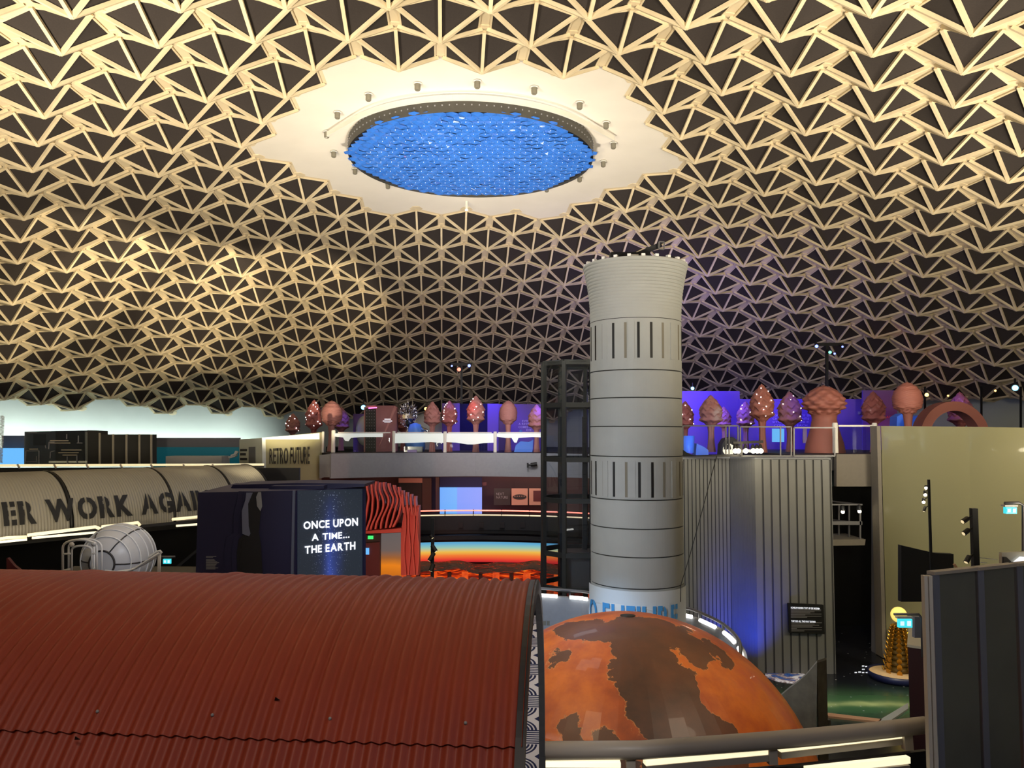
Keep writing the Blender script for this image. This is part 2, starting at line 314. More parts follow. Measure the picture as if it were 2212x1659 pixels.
# ------------------------------------------------------------------ mesh builder
class B:
    def __init__(s): s.v = []; s.f = []; s.mi = []; s.ms = []; s.sm = []; s.uv = {}
    def m(s, name):
        if name not in s.ms: s.ms.append(name)
        return s.ms.index(name)
    def add(s, vs, fs, mt, smooth=False):
        o = len(s.v); s.v += [tuple(x) for x in vs]; k = s.m(mt)
        for f in fs: s.f.append([i+o for i in f]); s.mi.append(k); s.sm.append(smooth)
        return o
    def hexa(s, p, mt):        # 8 corners: bottom loop 0-3, top loop 4-7
        s.add(p, [(3, 2, 1, 0), (4, 5, 6, 7), (0, 1, 5, 4), (1, 2, 6, 5), (2, 3, 7, 6), (3, 0, 4, 7)], mt)
    def box(s, c, d, mt, rz=0, M4=None):
        cs, sn = cos(rz), sin(rz); p = []
        for z in (-1, 1):
            for x, y in ((-1, -1), (1, -1), (1, 1), (-1, 1)):
                a, b = x*d[0]/2, y*d[1]/2; p.append(Vector((c[0]+a*cs-b*sn, c[1]+a*sn+b*cs, c[2]+z*d[2]/2)))
        s.hexa(p, mt)
    def prism(s, loop, off, mt, side=None):   # loop of points extruded by a vector
        n = len(loop); off = Vector(off); a = [Vector(p) for p in loop]; b = [p+off for p in a]
        s.add(a+b, [tuple(range(n-1, -1, -1)), tuple(range(n, 2*n))], mt)
        s.add(a+b, [(i, (i+1) % n, n+(i+1) % n, n+i) for i in range(n)], side or mt)
    def tube(s, pts, r, mt, n=8, closed=False, smooth=True):
        pts = [Vector(p) for p in pts]; N = len(pts); vs = []; prev = None
        for i, p in enumerate(pts):
            if closed: t = pts[(i+1) % N]-pts[i-1]
            else: t = pts[min(i+1, N-1)]-pts[max(i-1, 0)]
            t.normalize()
            if prev is None:
                a = Vector((0, 0, 1)) if abs(t.z) < .9 else Vector((1, 0, 0)); x = t.cross(a).normalized()
            else: x = (prev - t*prev.dot(t)).normalized()
            prev = x; y = t.cross(x); rr = r[i] if isinstance(r, (list, tuple)) else r
            vs += [p + (x*cos(2*pi*k/n)+y*sin(2*pi*k/n))*rr for k in range(n)]
        fs = []
        for i in range(N if closed else N-1):
            j = (i+1) % N
            fs += [(i*n+k, i*n+(k+1) % n, j*n+(k+1) % n, j*n+k) for k in range(n)]
        if not closed: fs += [tuple(range(n-1, -1, -1)), tuple((N-1)*n+k for k in range(n))]
        s.add(vs, fs, mt, smooth)
    def bar(s, a, b, w, h, mt, up=(0, 0, 1)):  # rectangular bar between two points
        a, b = Vector(a), Vector(b); t = (b-a).normalized(); u = Vector(up); x = t.cross(u)
        if x.length < 1e-4: x = t.cross(Vector((0, 1, 0)))
        x.normalize(); u = x.cross(t); x *= w/2; u *= h/2
        s.hexa([a-x-u, a+x-u, b+x-u, b-x-u, a-x+u, a+x+u, b+x+u, b-x+u], mt)
    def lathe(s, prof, mt, c=(0, 0, 0), n=32, axis=None, smooth=True, fn=None, a0=0, a1=2*pi, cap=True):
        c = Vector(c); Zv = Vector(axis or (0, 0, 1)).normalized()
        X = Vector((1, 0, 0)) if abs(Zv.x) < .9 else Vector((0, 1, 0)); X = (X - Zv*X.dot(Zv)).normalized(); Yv = Zv.cross(X)
        full = abs(a1-a0-2*pi) < 1e-6; cols = n if full else n+1; vs = []
        for r, z in prof:
            for k in range(cols):
                a = a0+(a1-a0)*k/n; rr = fn(r, z, a) if fn else r
                vs.append(c + (X*cos(a)+Yv*sin(a))*rr + Zv*z)
        fs = []
        for i in range(len(prof)-1):
            for k in range(n):
                k2 = (k+1) % cols; fs.append((i*cols+k, i*cols+k2, (i+1)*cols+k2, (i+1)*cols+k))
        s.add(vs, fs, mt, smooth)
        if cap and full:
            if prof[0][0] > 1e-4: s.add([vs[k] for k in range(cols-1, -1, -1)], [tuple(range(cols))], mt)
            if prof[-1][0] > 1e-4: s.add(vs[-cols:], [tuple(range(cols))], mt)
    def ball(s, c, r, mt, n=10, m_=6):
        s.lathe([(max(r*sin(pi*i/m_), 0), -r*cos(pi*i/m_)) for i in range(m_+1)], mt, c, n, cap=False)
    def grid(s, fn, nu, nv, mt, smooth=True, uvfn=None):
        vs = [fn(i/nu, j/nv) for j in range(nv+1) for i in range(nu+1)]; W = nu+1; f0 = len(s.f)
        fs = [(j*W+i, j*W+i+1, (j+1)*W+i+1, (j+1)*W+i) for j in range(nv) for i in range(nu)]
        s.add(vs, fs, mt, smooth)
        if uvfn:
            for q, (j, i) in enumerate((j, i) for j in range(nv) for i in range(nu)):
                s.uv[f0+q] = [uvfn(a/nu, b/nv) for a, b in ((i, j), (i+1, j), (i+1, j+1), (i, j+1))]
    def build(s, name, parent=None, fix=True):
        me = bpy.data.meshes.new(name); me.from_pydata(s.v, [], s.f)
        for n in s.ms: me.materials.append(M[n])
        me.polygons.foreach_set('material_index', s.mi); me.polygons.foreach_set('use_smooth', s.sm)
        if s.uv:
            ul = me.uv_layers.new(name='uv')
            for p in me.polygons:
                if p.index in s.uv:
                    for li, c in zip(p.loop_indices, s.uv[p.index]): ul.data[li].uv = c
        if fix:
            bm = bmesh.new(); bm.from_mesh(me); bmesh.ops.recalc_face_normals(bm, faces=bm.faces); bm.to_mesh(me); bm.free()
        me.update(); o = bpy.data.objects.new(name, me); COL.objects.link(o)
        if parent:
            o.parent = parent; o.matrix_parent_inverse = Matrix.Translation(parent.location).inverted()
        return o
def tag(o, label, cat, group=None, kind=None):
    o['label'] = label; o['category'] = cat
    if group: o['group'] = group
    if kind: o['kind'] = kind
    return o
def thing(name, label, cat, loc, group=None):
    o = bpy.data.objects.new(name, None); COL.objects.link(o); o.location = loc; o.empty_display_size = .2
    return tag(o, label, cat, group)
def struct(o, label=None, cat=None):
    o['kind'] = 'structure'
    if label: o['label'] = label
    if cat: o['category'] = cat
    return o
def P(pts, Y, mt, th=.05, side=None):          # upright plate from pixel corners at forward distance Y
    b = B(); b.prism([pt(x, y, (Y[i] if isinstance(Y, (list, tuple)) else Y)) for i, (x, y) in enumerate(pts)], (0, th, 0), mt, side); return b
def rect(x0, y0, x1, y1): return [(x0, y1), (x1, y1), (x1, y0), (x0, y0)]
def PR(x0, y0, x1, y1, Y, mt, th=.05): return P(rect(x0, y0, x1, y1), Y, mt, th)

# ------------------------------------------------------------------ lettering
_fc = {}
def glyph(ch, bold):
    if (ch, bold) in _fc: return _fc[ch, bold]
    cu = bpy.data.curves.new('t', 'FONT'); cu.body = ch; cu.offset = bold; cu.resolution_u = 3
    o = bpy.data.objects.new('t', cu); COL.objects.link(o); dg = bpy.context.evaluated_depsgraph_get(); dg.update()
    me = bpy.data.meshes.new_from_object(o.evaluated_get(dg)); vs = [v.co.copy() for v in me.vertices]; fs = [tuple(p.vertices) for p in me.polygons]
    bpy.data.objects.remove(o); bpy.data.curves.remove(cu); bpy.data.meshes.remove(me)
    _fc[ch, bold] = (vs, fs); return vs, fs
def letters(lines, quad, mt, name='lettering', parent=None, bold=.02, stencil=0, fit=True, gap=.45, align='C', off=.012, fn=None, rows=1):
    """text filling a quad (bl, br, tr, tl world points) or mapped by fn(u, v)"""
    b = B(); rowsdat = []; wmax = 0
    for ln in lines:
        x = 0; items = []
        for ch in ln:
            if ch == ' ': x += .32; continue
            vs, fs = glyph(ch, bold*.25 if ch == 'M' else bold)
            if not vs: x += .3; continue
            x0 = min(v.x for v in vs); x1 = max(v.x for v in vs); items.append((vs, fs, x-x0, ch, x1-x0)); x += x1-x0+.09
        rowsdat.append((items, x-.09)); wmax = max(wmax, x-.09)
    n = len(lines); H = n*.73+(n-1)*gap
    if fn is None:
        bl, br, tr, tl = [Vector(q) for q in quad]; nrm = (br-bl).cross(tl-bl).normalized()
        fn = lambda u, v: (bl*(1-u)+br*u)*(1-v)+(tl*(1-u)+tr*u)*v + nrm*off
    for r, (items, wd) in enumerate(rowsdat):
        y0 = (n-1-r)*(.73+gap); sc = 1
        dx = {'C': (wmax-wd)/2, 'L': 0, 'R': wmax-wd}[align]
        for vs, fs, ox, ch, cw in items:
            bm = bmesh.new(); bv = [bm.verts.new((v.x+ox, v.y, 0)) for v in vs]
            for f in fs:
                try: bm.faces.new([bv[i] for i in f])
                except ValueError: pass
            xs = [v.co.x for v in bm.verts]; cxm = (min(xs)+max(xs))/2
            if stencil and ch in 'AORGBPDUQCE0T':
                if ch == 'R': cxm = min(xs)+.27
                if ch in 'ET': cxm = min(xs)+(.25 if ch == 'E' else cw/2+.12)
                for q in (-stencil/2, stencil/2):
                    bmesh.ops.bisect_plane(bm, geom=bm.verts[:]+bm.edges[:]+bm.faces[:], plane_co=(cxm+q, 0, 0), plane_no=(1, 0, 0))
                bmesh.ops.delete(bm, geom=[f for f in bm.faces if abs(f.calc_center_median().x-cxm) < stencil/2], context='FACES')
            for k in range(1, rows):
                bmesh.ops.bisect_plane(bm, geom=bm.verts[:]+bm.edges[:]+bm.faces[:], plane_co=(0, .73*k/rows, 0), plane_no=(0, 1, 0))
            bm.verts.index_update()
            b.add([fn((v.co.x+dx)/wmax, (v.co.y+y0)/H) for v in bm.verts], [[v.index for v in f.verts] for f in bm.faces], mt); bm.free()
    return b.build(name, parent, fix=False)
def pq(x0, y0, x1, y1, Y): return [pt(x0, y1, Y), pt(x1, y1, Y), pt(x1, y0, Y), pt(x0, y0, Y)]
def bars(lst, Y, mt, name='lettering', parent=None, off=.02):   # text too small to read: rows of fine print
    b = B()
    for x0, y0, x1, y1 in lst: b.prism([pt(x, y, Y-off) for x, y in rect(x0, y0, x1, y1)], (0, .004, 0), mt)
    return b.build(name, parent)

# ================================================================== the dome
WU = 2.1
D_YAW, D_OX, D_OY, D_CX, D_CY, D_Z0, D_R, D_K = .0869525, -.0701788, 17.09726, -.62145, 11.8326, 4.46764, 31.55888, .00016936
_c, _s = cos(D_YAW), sin(D_YAW)
def dome(u, v, h=0):           # lattice plan coordinates -> world, h = distance outside the sphere of the coffer tips
    u += D_OX; v += D_OY; x = _c*u-_s*v-D_CX; y = _s*u+_c*v-D_CY
    g = 1-D_K*(x*x+y*y); x *= g; y *= g; z = sqrt(D_R**2-min(x*x+y*y, 600)); k = (D_R+h)/D_R
    return Vector(((D_CX+x*k)*WU, (D_CY+y*k)*WU, EYE+(D_Z0-D_R+z*k)*WU))
S3 = sqrt(3)
TCU, TCV = .5, -5*S3/2         # centre of the skylight in the lattice
def hexdist(i, j):
    dr = abs(j+5); return dr+max(0, abs(i-.5)-dr/2)
cells = []; hole = []
for j in range(-23, 14):
    for k in range(-20, 21):
        i = k+.5*(j % 2)
        if hexdist(i, j) < 3.5: hole.append((i, j))
        elif hypot(i-TCU, j*S3/2-TCV) < 15.35: cells.append((i, j))
DEP = .30
rib = B(); pan = B(); pl = B()
CA = [radians(30+60*k) for k in range(6)]
def corner(i, j, k, fac, h): return dome(i+cos(CA[k])*fac/S3, j*S3/2+sin(CA[k])*fac/S3, h)
for i, j in cells:
    v0 = j*S3/2; ap = dome(i, v0, 0); up = (ap - dome(i, v0, -1)).normalized()
    ap_in = ap + up*.075
    pa = dome(i, v0, .042)
    pc = [corner(i, j, k, .87, DEP-.002) for k in range(6)]
    pan.add([pa]+pc, [(0, k+1, (k+1) % 6+1) for k in range(6)], 'acoustic')
    o1 = [corner(i, j, k, .89, DEP-.016) for k in range(6)]; o2 = [corner(i, j, k, .852, DEP-.022) for k in range(6)]
    t1 = [corner(i, j, k, .89, DEP+.01) for k in range(6)]; t2 = [corner(i, j, k, .847, DEP+.005) for k in range(6)]
    fs = []
    for k in range(6):
        n = (k+1) % 6; fs += [(k, n, 6+n, 6+k), (12+k, 12+n, n, k), (6+k, 6+n, 18+n, 18+k)]
    rib.add(o1+o2+t1+t2, fs, 'concrete_rib')
    for k in range(6):
        e = corner(i, j, k, .93, DEP-.018); rib.bar(ap+up*.03, e+up*.0, .082, .085, 'concrete_rib', up)
    for tp, a0 in ((1, 90), (4, 270)):       # poured node where three joints meet
        c0 = (i+cos(CA[tp])/S3, v0+sin(CA[tp])/S3); lo = []; hi = []
        for d in (a0, a0-120, a0-240):
            a = radians(d); dx, dy = cos(a)*.11, sin(a)*.11; qx, qy = sin(a)*.06, -cos(a)*.06
            for sg in (-1, 1):
                lo.append(dome(c0[0]+dx+sg*qx, c0[1]+dy+sg*qy, DEP-.010)); hi.append(dome(c0[0]+dx+sg*qx, c0[1]+dy+sg*qy, DEP+.01))
        rib.add(lo+hi, [(0, 1, 2, 3, 4, 5)]+[(q, (q+1) % 6, 6+(q+1) % 6, 6+q) for q in range(6)], 'concrete_rib')
    pl.add([dome(i, v0, DEP)]+[corner(i, j, k, 1.0, DEP) for k in range(6)], [(0, k+1, (k+1) % 6+1) for k in range(6)], 'concrete_plate')
ceil = pl.build('ceiling'); struct(ceil, 'cream concrete dome of hanging hexagonal pyramids with dark infill panels', 'ceiling')
rib.build('coffer_ribs', ceil); pan.build('acoustic_infill', ceil)
b = B()
DC = dome(TCU, TCV, DEP)
for i, j in hole:              # plaster field round the skylight, with the opening cut by the ring below
    b.add([dome(i, j*S3/2, DEP)]+[corner(i, j, k, 1.0, DEP) for k in range(6)], [(0, k+1, (k+1) % 6+1) for k in range(6)], 'plaster')
b.build('plaster_field', ceil)

# rim wall (inside of the lower saucer shell) and floors
RC = Vector((DC.x, DC.y, 0))
b = B()
b.lathe([(33.6, Z(2.6)), (33.4, Z(1.5)), (32.2, Z(-.3)), (30.6, Z(-2.4)), (29, Z(-7.3))], 'rim_white', RC, 96, cap=False)
struct(b.build('wall_rim'), 'pale sloping wall under the rim of the dome', 'wall')
b = B(); b.lathe([(0, 0), (29.2, 0)], 'star_floor', RC, 64, cap=False); struct(b.build('floor'), 'dark glossy hall floor printed with stars and a green galaxy', 'floor')
b = B()
b.lathe([(33.6, Z(2.62)), (34.2, Z(2.62)), (29.6, -.2), (28.9, -.2)], 'black_matte', RC, 64, cap=False)
struct(b.build('wall_outer'), 'dark outer shell behind the rim wall', 'wall')

# ------------------------------------------------------------------ skylight drum
SK = (DC.x, DC.y)
sky = thing('skylight', 'round blue skylight of hexagonal lenses in the white centre of the dome', 'skylight', (SK[0], SK[1], Z(10.0)))
RD = 4.2; ZB = Z(9.45); ZT = Z(10.25)
b = B(); b.lathe([(RD, ZB), (RD, ZT)], 'drum_grey', (*SK, 0), 96, cap=False); b.build('drum', sky)
b = B(); b.lathe([(RD+.12, Z(9.93)), (RD+.40, Z(9.90)), (RD+.42, Z(10.08)), (RD+.12, Z(10.08))], 'white_paint', (*SK, 0), 96, cap=False); b.build('ring', sky)
b = B()
for k in range(120):           # little fixings dotting the drum
    a = 2*pi*k/120
    for r in range(2): b.box((SK[0]+cos(a)*(RD+.005), SK[1]+sin(a)*(RD+.005), ZB+.22+.2*r), (.035, .035, .035), 'letter_grey', a)
o = b.build('fixings', sky); o['kind'] = 'stuff'
b = B(); dots = B(); hs = .215
b.lathe([(0, ZB+.10), (RD, ZB+.10)], 'black_matte', (*SK, 0), 64, cap=False)
for j in range(-16, 17):
    for k in range(-15, 16):
        x = (k+.5*(j % 2))*hs*S3; y = j*hs*1.5
        if hypot(x, y) > RD-.02: continue
        tx, ty = random.uniform(-.012, .012), random.uniform(-.012, .012)
        lo = []
        for q in range(6):
            a = radians(30+60*q); lo.append(Vector((SK[0]+x+cos(a)*hs*.99, SK[1]+y+sin(a)*hs*.99, ZB+.05+tx*cos(a)+ty*sin(a))))
        md = [Vector((SK[0]+x, SK[1]+y, ZB))*.45 + p*.55 for p in lo]
        b.add([Vector((SK[0]+x, SK[1]+y, ZB-.01))]+md+lo, [(0, q+1, (q+1) % 6+1) for q in range(6)]+[(q+1, (q+1) % 6+1, 7+(q+1) % 6, 7+q) for q in range(6)], 'skylight_lens', False)
        if hypot(x, y) < RD-.35: dots.box((SK[0]+x+hs*S3/2, SK[1]+y+hs*.5, ZB), (.016, .016, .02), 'lens_dot')
b.build('lens_array', sky); o = dots.build('lens_studs', sky); o['kind'] = 'stuff'
# curved lighting track hugging the near half of the drum
tr = thing('lighting_track', 'long cream lighting track curving round the near side of the skylight', 'light track', (SK[0], SK[1]-RD-.3, Z(9.8)))
b = B(); a0, a1 = radians(222), radians(320); TR = RD+.40
arc = [(SK[0]+cos(a0+(a1-a0)*k/40)*TR, SK[1]+sin(a0+(a1-a0)*k/40)*TR, Z(9.70)) for k in range(41)]
def tang(p, a, L): return (p[0]+cos(a)*L, p[1]+sin(a)*L, p[2])
arc = [tang(arc[0], a0-pi/2, 1.9)]+arc+[tang(arc[-1], a1+pi/2, 1.9)]
for p, q in zip(arc, arc[1:]): b.bar(p, q, .07, .16, 'post_white')
b.build('track', tr)
GR = 'small grey cans round the skylight'
def can(x, y, s=1):
    d = None
    for hh in (DEP-.02,):
        r = ray(x, y)          # hit the plaster field
        lo, hi = 10, 60
        C = Vector((D_CX*WU, D_CY*WU, EYE+(D_Z0-D_R)*WU)); R = (D_R+hh)*WU; O = Vector((0, 0, EYE)); rr = r.normalized(); oc = O-C
        bb = oc.dot(rr); t = -bb+sqrt(bb*bb-(oc.dot(oc)-R*R)); d = O+rr*t
    return d
for n, (x, y) in enumerate([(796, 204), (902, 181), (1031, 176), (1154, 189), (1252, 222), (1309, 265), (729, 243), (1325, 309), (1303, 349), (1252, 382), (706, 285), (721, 328), (767, 365), (838, 397), (1181, 404)]):
    p = can(x, y); b = B(); b.lathe([(.085, .02), (.085, -.17), (.06, -.20), (.06, -.14)], 'slot_half', p, 14, cap=False)
    b.lathe([(0, .01), (.12, .01), (.12, -.01), (0, -.01)], 'white_paint', p, 14, cap=False)
    b.lathe([(0, -.15), (.06, -.15)], 'black', p, 14, cap=False)
    tag(b.build('downlight'), 'small grey ceiling can in the white field, number %d' % n, 'downlight', GR)
CANS = ['second from the left above the ring', 'left of centre above the near side of the ring', 'at the top centre of the ring', 'right of centre above the near side of the ring', 'above the right curve of the ring', 'over the right end of the curved track', 'over the left end of the curved track', 'upper of three right of the skylight', 'middle of three right of the skylight', 'lower of three right of the skylight', 'upper of three left of the skylight', 'middle of three left of the skylight', 'lower of three left of the skylight', 'low by the lower left edge of the skylight', 'low by the lower right edge of the skylight']
for o in [o for o in COL.objects if o.name.startswith('downlight')]:
    n = int(o['label'].split()[-1]); o['label'] = 'small grey ceiling can ' + CANS[n]
p = can(1008, 436); b = B(); b.box(p-Vector((0, 0, .15)), (.09, .09, .36), 'post_white')
b.box(p-Vector((0, 0, .35)), (.11, .11, .03), 'led_white')
tag(b.build('pendant_stub'), 'short cream post hanging from the ceiling below the far edge of the skylight', 'light')

# ================================================================== galleries
def arcwall(name, r0, r1, z0, z1, a0, a1, mt, n=40):
    b = B(); b.lathe([(r0, z0), (r1, z0), (r1, z1), (r0, z1), (r0, z0)], mt, RC, n, a0=radians(a0), a1=radians(a1), cap=False, smooth=False)
    return b.build(name)
def polyslab(name, pts, z0, z1, mt):
    b = B(); b.prism([(x, y, z0) for x, y in pts], (0, 0, z1-z0), mt); return b.build(name)
struct(arcwall('trim_1', 11, 11.12, Z(-2.0), Z(-.89), 38, 127.4, 'slab_grey', 5), 'pale grey fascia of the far upper gallery', 'gallery')
struct(arcwall('floor_gallery_far', 14, 31, Z(-1.4), Z(-.9), 38, 112, 'charcoal'), 'floor of the far upper gallery', 'floor')
struct(arcwall('floor_gallery_edge', 11.12, 14, Z(-1.4), Z(-.9), 38, 127.4, 'charcoal'), 'front strip of the floor of the far upper gallery', 'floor')
struct(P([(690, 1034), (700, 1031), (717, 1031), (717, 980), (690, 983)], [35.9, 35.8, 35.6, 35.6, 35.9], 'slab_grey', .3).build('trim_2'), 'short return of the gallery fascia beside the cream end wall', 'gallery')
struct(polyslab('floor_gallery_right', [(9.6, 27.2), (25, 27.2), (27, 35), (17.5, 42), (9.6, 35.4)], Z(-1.2), Z(-.66), 'charcoal'), 'floor of the right upper gallery', 'floor')
struct(PR(1807, 981, 1906, 1051, 27.0, 'slab_brown', .2).build('trim_3'), 'brownish fascia of the right gallery beside the cream wall', 'gallery')
struct(polyslab('floor_gallery_left', [(-9.4, 32.1), (-9.3, 36), (-19.5, 50), (-29, 36), (-26, 29)], Z(-3.0), Z(-2.4), 'charcoal'), 'floor of the left gallery', 'floor')
struct(PR(-40, 1011, 646, 1060, 32, 'charcoal', .2).build('trim_4'), 'dark parapet of the left gallery', 'gallery')
# middle gallery on the far side
struct(arcwall('floor_gallery_middle', 11.0, 16.5, Z(-5.0), Z(-4.8), 40, 127, 'charcoal'), 'floor of the middle gallery', 'floor')
par = struct(arcwall('trim_5', 10.9, 11.05, Z(-4.52), Z(-3.86), 40, 127, 'charcoal'), 'dark curved parapet of the middle gallery', 'gallery')
b = B()
for k in range(8):             # little hatches in the parapet
    x = 812+k*44.6
    b.prism([pt(x0, y0, 37.55-.0006*(x-1000)) for x0, y0 in rect(x, 1128.5, x+10, 1140)], (0, .05, 0), 'poster_dark')
b.build('hatches', par)
struct(arcwall('trim_6', 10.95, 11.4, Z(-4.7), Z(-4.5), 40, 127, 'black'), 'black band under the middle parapet', 'gallery')
struct(arcwall('trim_7', 11.5, 11.6, Z(-5.16), Z(-4.68), 40, 127, 'maroon_dark'), 'maroon band above the glowing panorama', 'gallery')
struct(arcwall('wall_middle_far', 15.5, 15.7, Z(-4.8), Z(-1.4), 40, 128, 'maroon_wall', 6), 'brown back wall of the middle gallery', 'wall')
struct(arcwall('wall_ground_far', 13.4, 13.6, 0, Z(-5.0), 40, 160, 'black', 12), 'dark back wall of the ground floor', 'wall')
struct(PR(-60, 1040, 640, 1290, 31.5, 'black_matte', .2).build('wall_left'), 'black wall under the left gallery', 'wall')
pan_ = arcwall('panorama_screen', 11.75, 11.8, Z(-6.16), Z(-5.16), 45, 112, 'rainbow')
tag(pan_, 'curved panorama glowing blue through yellow to red, above the lava', 'screen')

# ---- middle gallery rail with red light lines
t = thing('handrail', 'double handrail glowing red and pink before the blue screen of the middle gallery', 'railing', (RC.x, RC.y+11, Z(-3.86)))
def arcpts(r, z, a0, a1, n=40): return [(RC.x+cos(radians(a0+(a1-a0)*k/n))*r, RC.y+sin(radians(a0+(a1-a0)*k/n))*r, z) for k in range(n+1)]
b = B(); b.tube(arcpts(11, Z(-3.62), 48, 108), .035, 'led_red', 6); b.build('upper_light_line', t)
b = B(); b.tube(arcpts(11, Z(-3.83), 48, 108), .03, 'led_warm', 6); b.build('lower_light_line', t)
for a in range(50, 110, 7):
    q = radians(a); b = B(); b.box((RC.x+cos(q)*11, RC.y+sin(q)*11, Z(-3.72)), (.05, .05, .30), 'steel_dark', q); b.build('post', t)
lamp('AREA', (-2.5, 38.6, Z(-3.4)), 30, (1, .25, .15), (-2.5, 42, Z(-3)), 6, size_y=.3)
lamp('AREA', (0, 39.2, Z(-2.1)), 60, (1, .82, .70), (0, 42, Z(-3.2)), 7, size_y=.3)  # added warm lamp lifting the dim poster wall

# ---- things on the middle gallery wall
YW = 41.6
tag(PR(950, 1053, 1041, 1110, 40.5, 'blue_screen', .08).build('video_screen'), 'large blank blue video screen on the middle gallery', 'screen')
tag(PR(950, 1031, 1041, 1053, 40.6, 'navy_drape', .08).build('drape'), 'dark blue drape above the blue video screen', 'drape')
lamp('AREA', pt(995, 1085, 39.8), 25, (.5, .65, 1), pt(995, 1085, 30), 2)
t = thing('door_frame', 'pale door frame and lintel left of the blue screen', 'door frame', pt(885, 1103, YW))
PR(861, 1033, 912, 1043, 40.9, 'poster_pink', .1).build('lintel', t); PR(863, 1044, 911, 1103, 41, 'black', .05).build('dark_doorway', t)
PR(912, 1033, 932, 1103, 41, 'brown_wall', .2).build('jamb', t); PR(941, 1031, 949, 1103, 40.7, 'brown_wall', .2).build('jamb', t)
def poster(x0, y0, x1, y1, mt, label):
    o = PR(x0, y0, x1, y1, 41.0, mt, .06).build('poster'); tag(o, label, 'poster', 'posters on the middle gallery wall'); return o
o = poster(1067, 1055, 1102, 1091, 'poster_dark', 'square dark poster with the words NEXT NATURE')
letters(['NEXT', 'NATURE'], pq(1072, 1064, 1097, 1077, 40.98), 'letter_grey', parent=o, gap=.2, bold=.0, align='L')
o = poster(1105, 1055, 1140, 1091, 'poster_pink', 'square pink poster with a dark flying saucer')
b = B(); b.prism([pt(1122.5+15*cos(a), 1073.5+5.5*sin(a), 40.96) for a in [2*pi*k/28 for k in range(28)]], (0, .03, 0), 'poster_dark')
o2 = b.build('saucer_print', o)
for k in range(5): bars([(1111+k*5, 1071, 1113.5+k*5, 1072.5)], 40.94, 'poster_pink', 'saucer_window', o2)
o = poster(1143, 1055, 1178, 1091, 'poster_pink', 'square pink poster framing a dark red picture')
b = B(); b.prism([pt(x, y, 40.97) for x, y in rect(1152, 1060, 1178, 1083)], (0, .03, 0), 'door_red'); b.build('picture', o)
tag(PR(1041.5, 1041.5, 1051, 1049, 41.0, 'door_red', .06).build('wall_sign'), 'small red square sign on the wall right of the blue screen', 'sign')

# ---- lava diorama
t = thing('lava_diorama', 'glowing orange lava diorama of square cells below the panorama', 'diorama', (RC.x, RC.y+11, 0))
b = B()
def rockf(u, v):
    a = radians(50+60*u); r = 10.2+1.5*v; z = Z(-6.28)+.14*v+.07*sin(u*17)+.05*sin(u*41+2)-.10*(1-v)*abs(sin(u*8))
    return (RC.x+cos(a)*r, RC.y+sin(a)*r, z)
b.grid(rockf, 60, 8, 'lava_rock'); b.build('rock_crust', t)
b = B(); b.lathe([(11.0, 0), (11.0, Z(-6.3))], 'lava', RC, 40, a0=radians(50), a1=radians(112), cap=False, smooth=False); b.build('glowing_back', t)
for k in range(15):
    a = radians(54+k*4); wd = .17 if k % 2 else .3; b = B()
    b.box((RC.x+cos(a)*10.35, RC.y+sin(a)*10.35, Z(-6.85)), (.2, wd, .92), 'lava_pillar' if k % 2 == 0 else 'lava_rock', a); b.build('pillar', t)

# ---- red fin portal
t = thing('fin_portal', 'coral red portal of wavy vertical fins with a door under it', 'portal', pt(845, 1250, 31))
YF = 31
FINS = [(793, 1040), (803, 1040), (813, 1040), (823, 1042), (833, 1041.5), (843, 1044), (853, 1048), (862, 1052), (871, 1059), (880, 1063), (889, 1067), (898, 1071)]
for k, (x, y) in enumerate(FINS):
    b = B(); n = 16; bot = 1147-1.2*k if k < 8 else 1092+2*k; fr = []; bk = []
    for q in range(n+1):
        v = q/n; yy = y+(bot-y)*v; wob = (8+.4*k)*sin(v*pi*1.35)*min(1, v*3)+(2*sin(v*9+k))
        x0 = x-6+wob*.9 if k < 8 else x-5+4*v; tip = 5*max(0, .18-v)/.18
        fr.append(pt(x0+tip*.3, yy, YF-.35+tip*.06)); bk.append(pt(x0+4+tip*.3, yy, YF+.55))
    for q in range(n):
        d = Vector((.07, 0, 0)); b.hexa([fr[q], fr[q]+d, bk[q]+d, bk[q], fr[q+1], fr[q+1]+d, bk[q+1]+d, bk[q+1]], 'coral')
    b.build('fin', t)
P([(790, 1150), (868, 1147), (868, 1108), (790, 1060)], YF+.5, 'maroon_dark', .1).build('fin_backing', t)
P([(790, 1153), (868, 1150), (868, 1141), (790, 1147)], YF-.1, 'coral', .5).build('lintel', t)
P([(866, 1243), (905, 1243), (905.5, 1093), (874, 1093), (866, 1150)], YF, 'coral', .5).build('column', t)
for x in (873, 882.5, 892, 901):
    b = B(); n = 14
    for q in range(n):
        y0, y1 = 1096+147*q/n, 1096+147*(q+1)/n
        wv = lambda yy: 2.0*sin((yy-1096)/147*8+x)
        a0, a1 = pt(x+wv(y0), y0, YF-.28), pt(x+wv(y1), y1, YF-.28); e = Vector((.05, 0, 0)); d = Vector((0, .4, 0))
        b.hexa([a0, a0+e, a0+e+d, a0+d, a1, a1+e, a1+e+d, a1+d], 'coral')
    b.build('column_fin', t)
P([(790, 1245), (822, 1245), (822, 1154), (790, 1155)], YF+.3, 'door_dark', .1).build('transom', t)
P([(790, 1245), (820, 1245), (820, 1171), (790, 1173)], YF+.2, 'door_red', .08).build('door', t)
P([(822.5, 1245), (867, 1245), (867, 1151), (823.5, 1153)], YF+.25, 'sunset_panel', .1).build('sunset_panel', t)
P([(789, 1198), (797, 1198), (797, 1184), (789, 1184)], YF+.1, 'screen_cyan', .05).build('blue_notice', t)
b = B(); b.box(pt(800.5, 1161, YF+.15), (.2, .1, .12), 'exit_green')
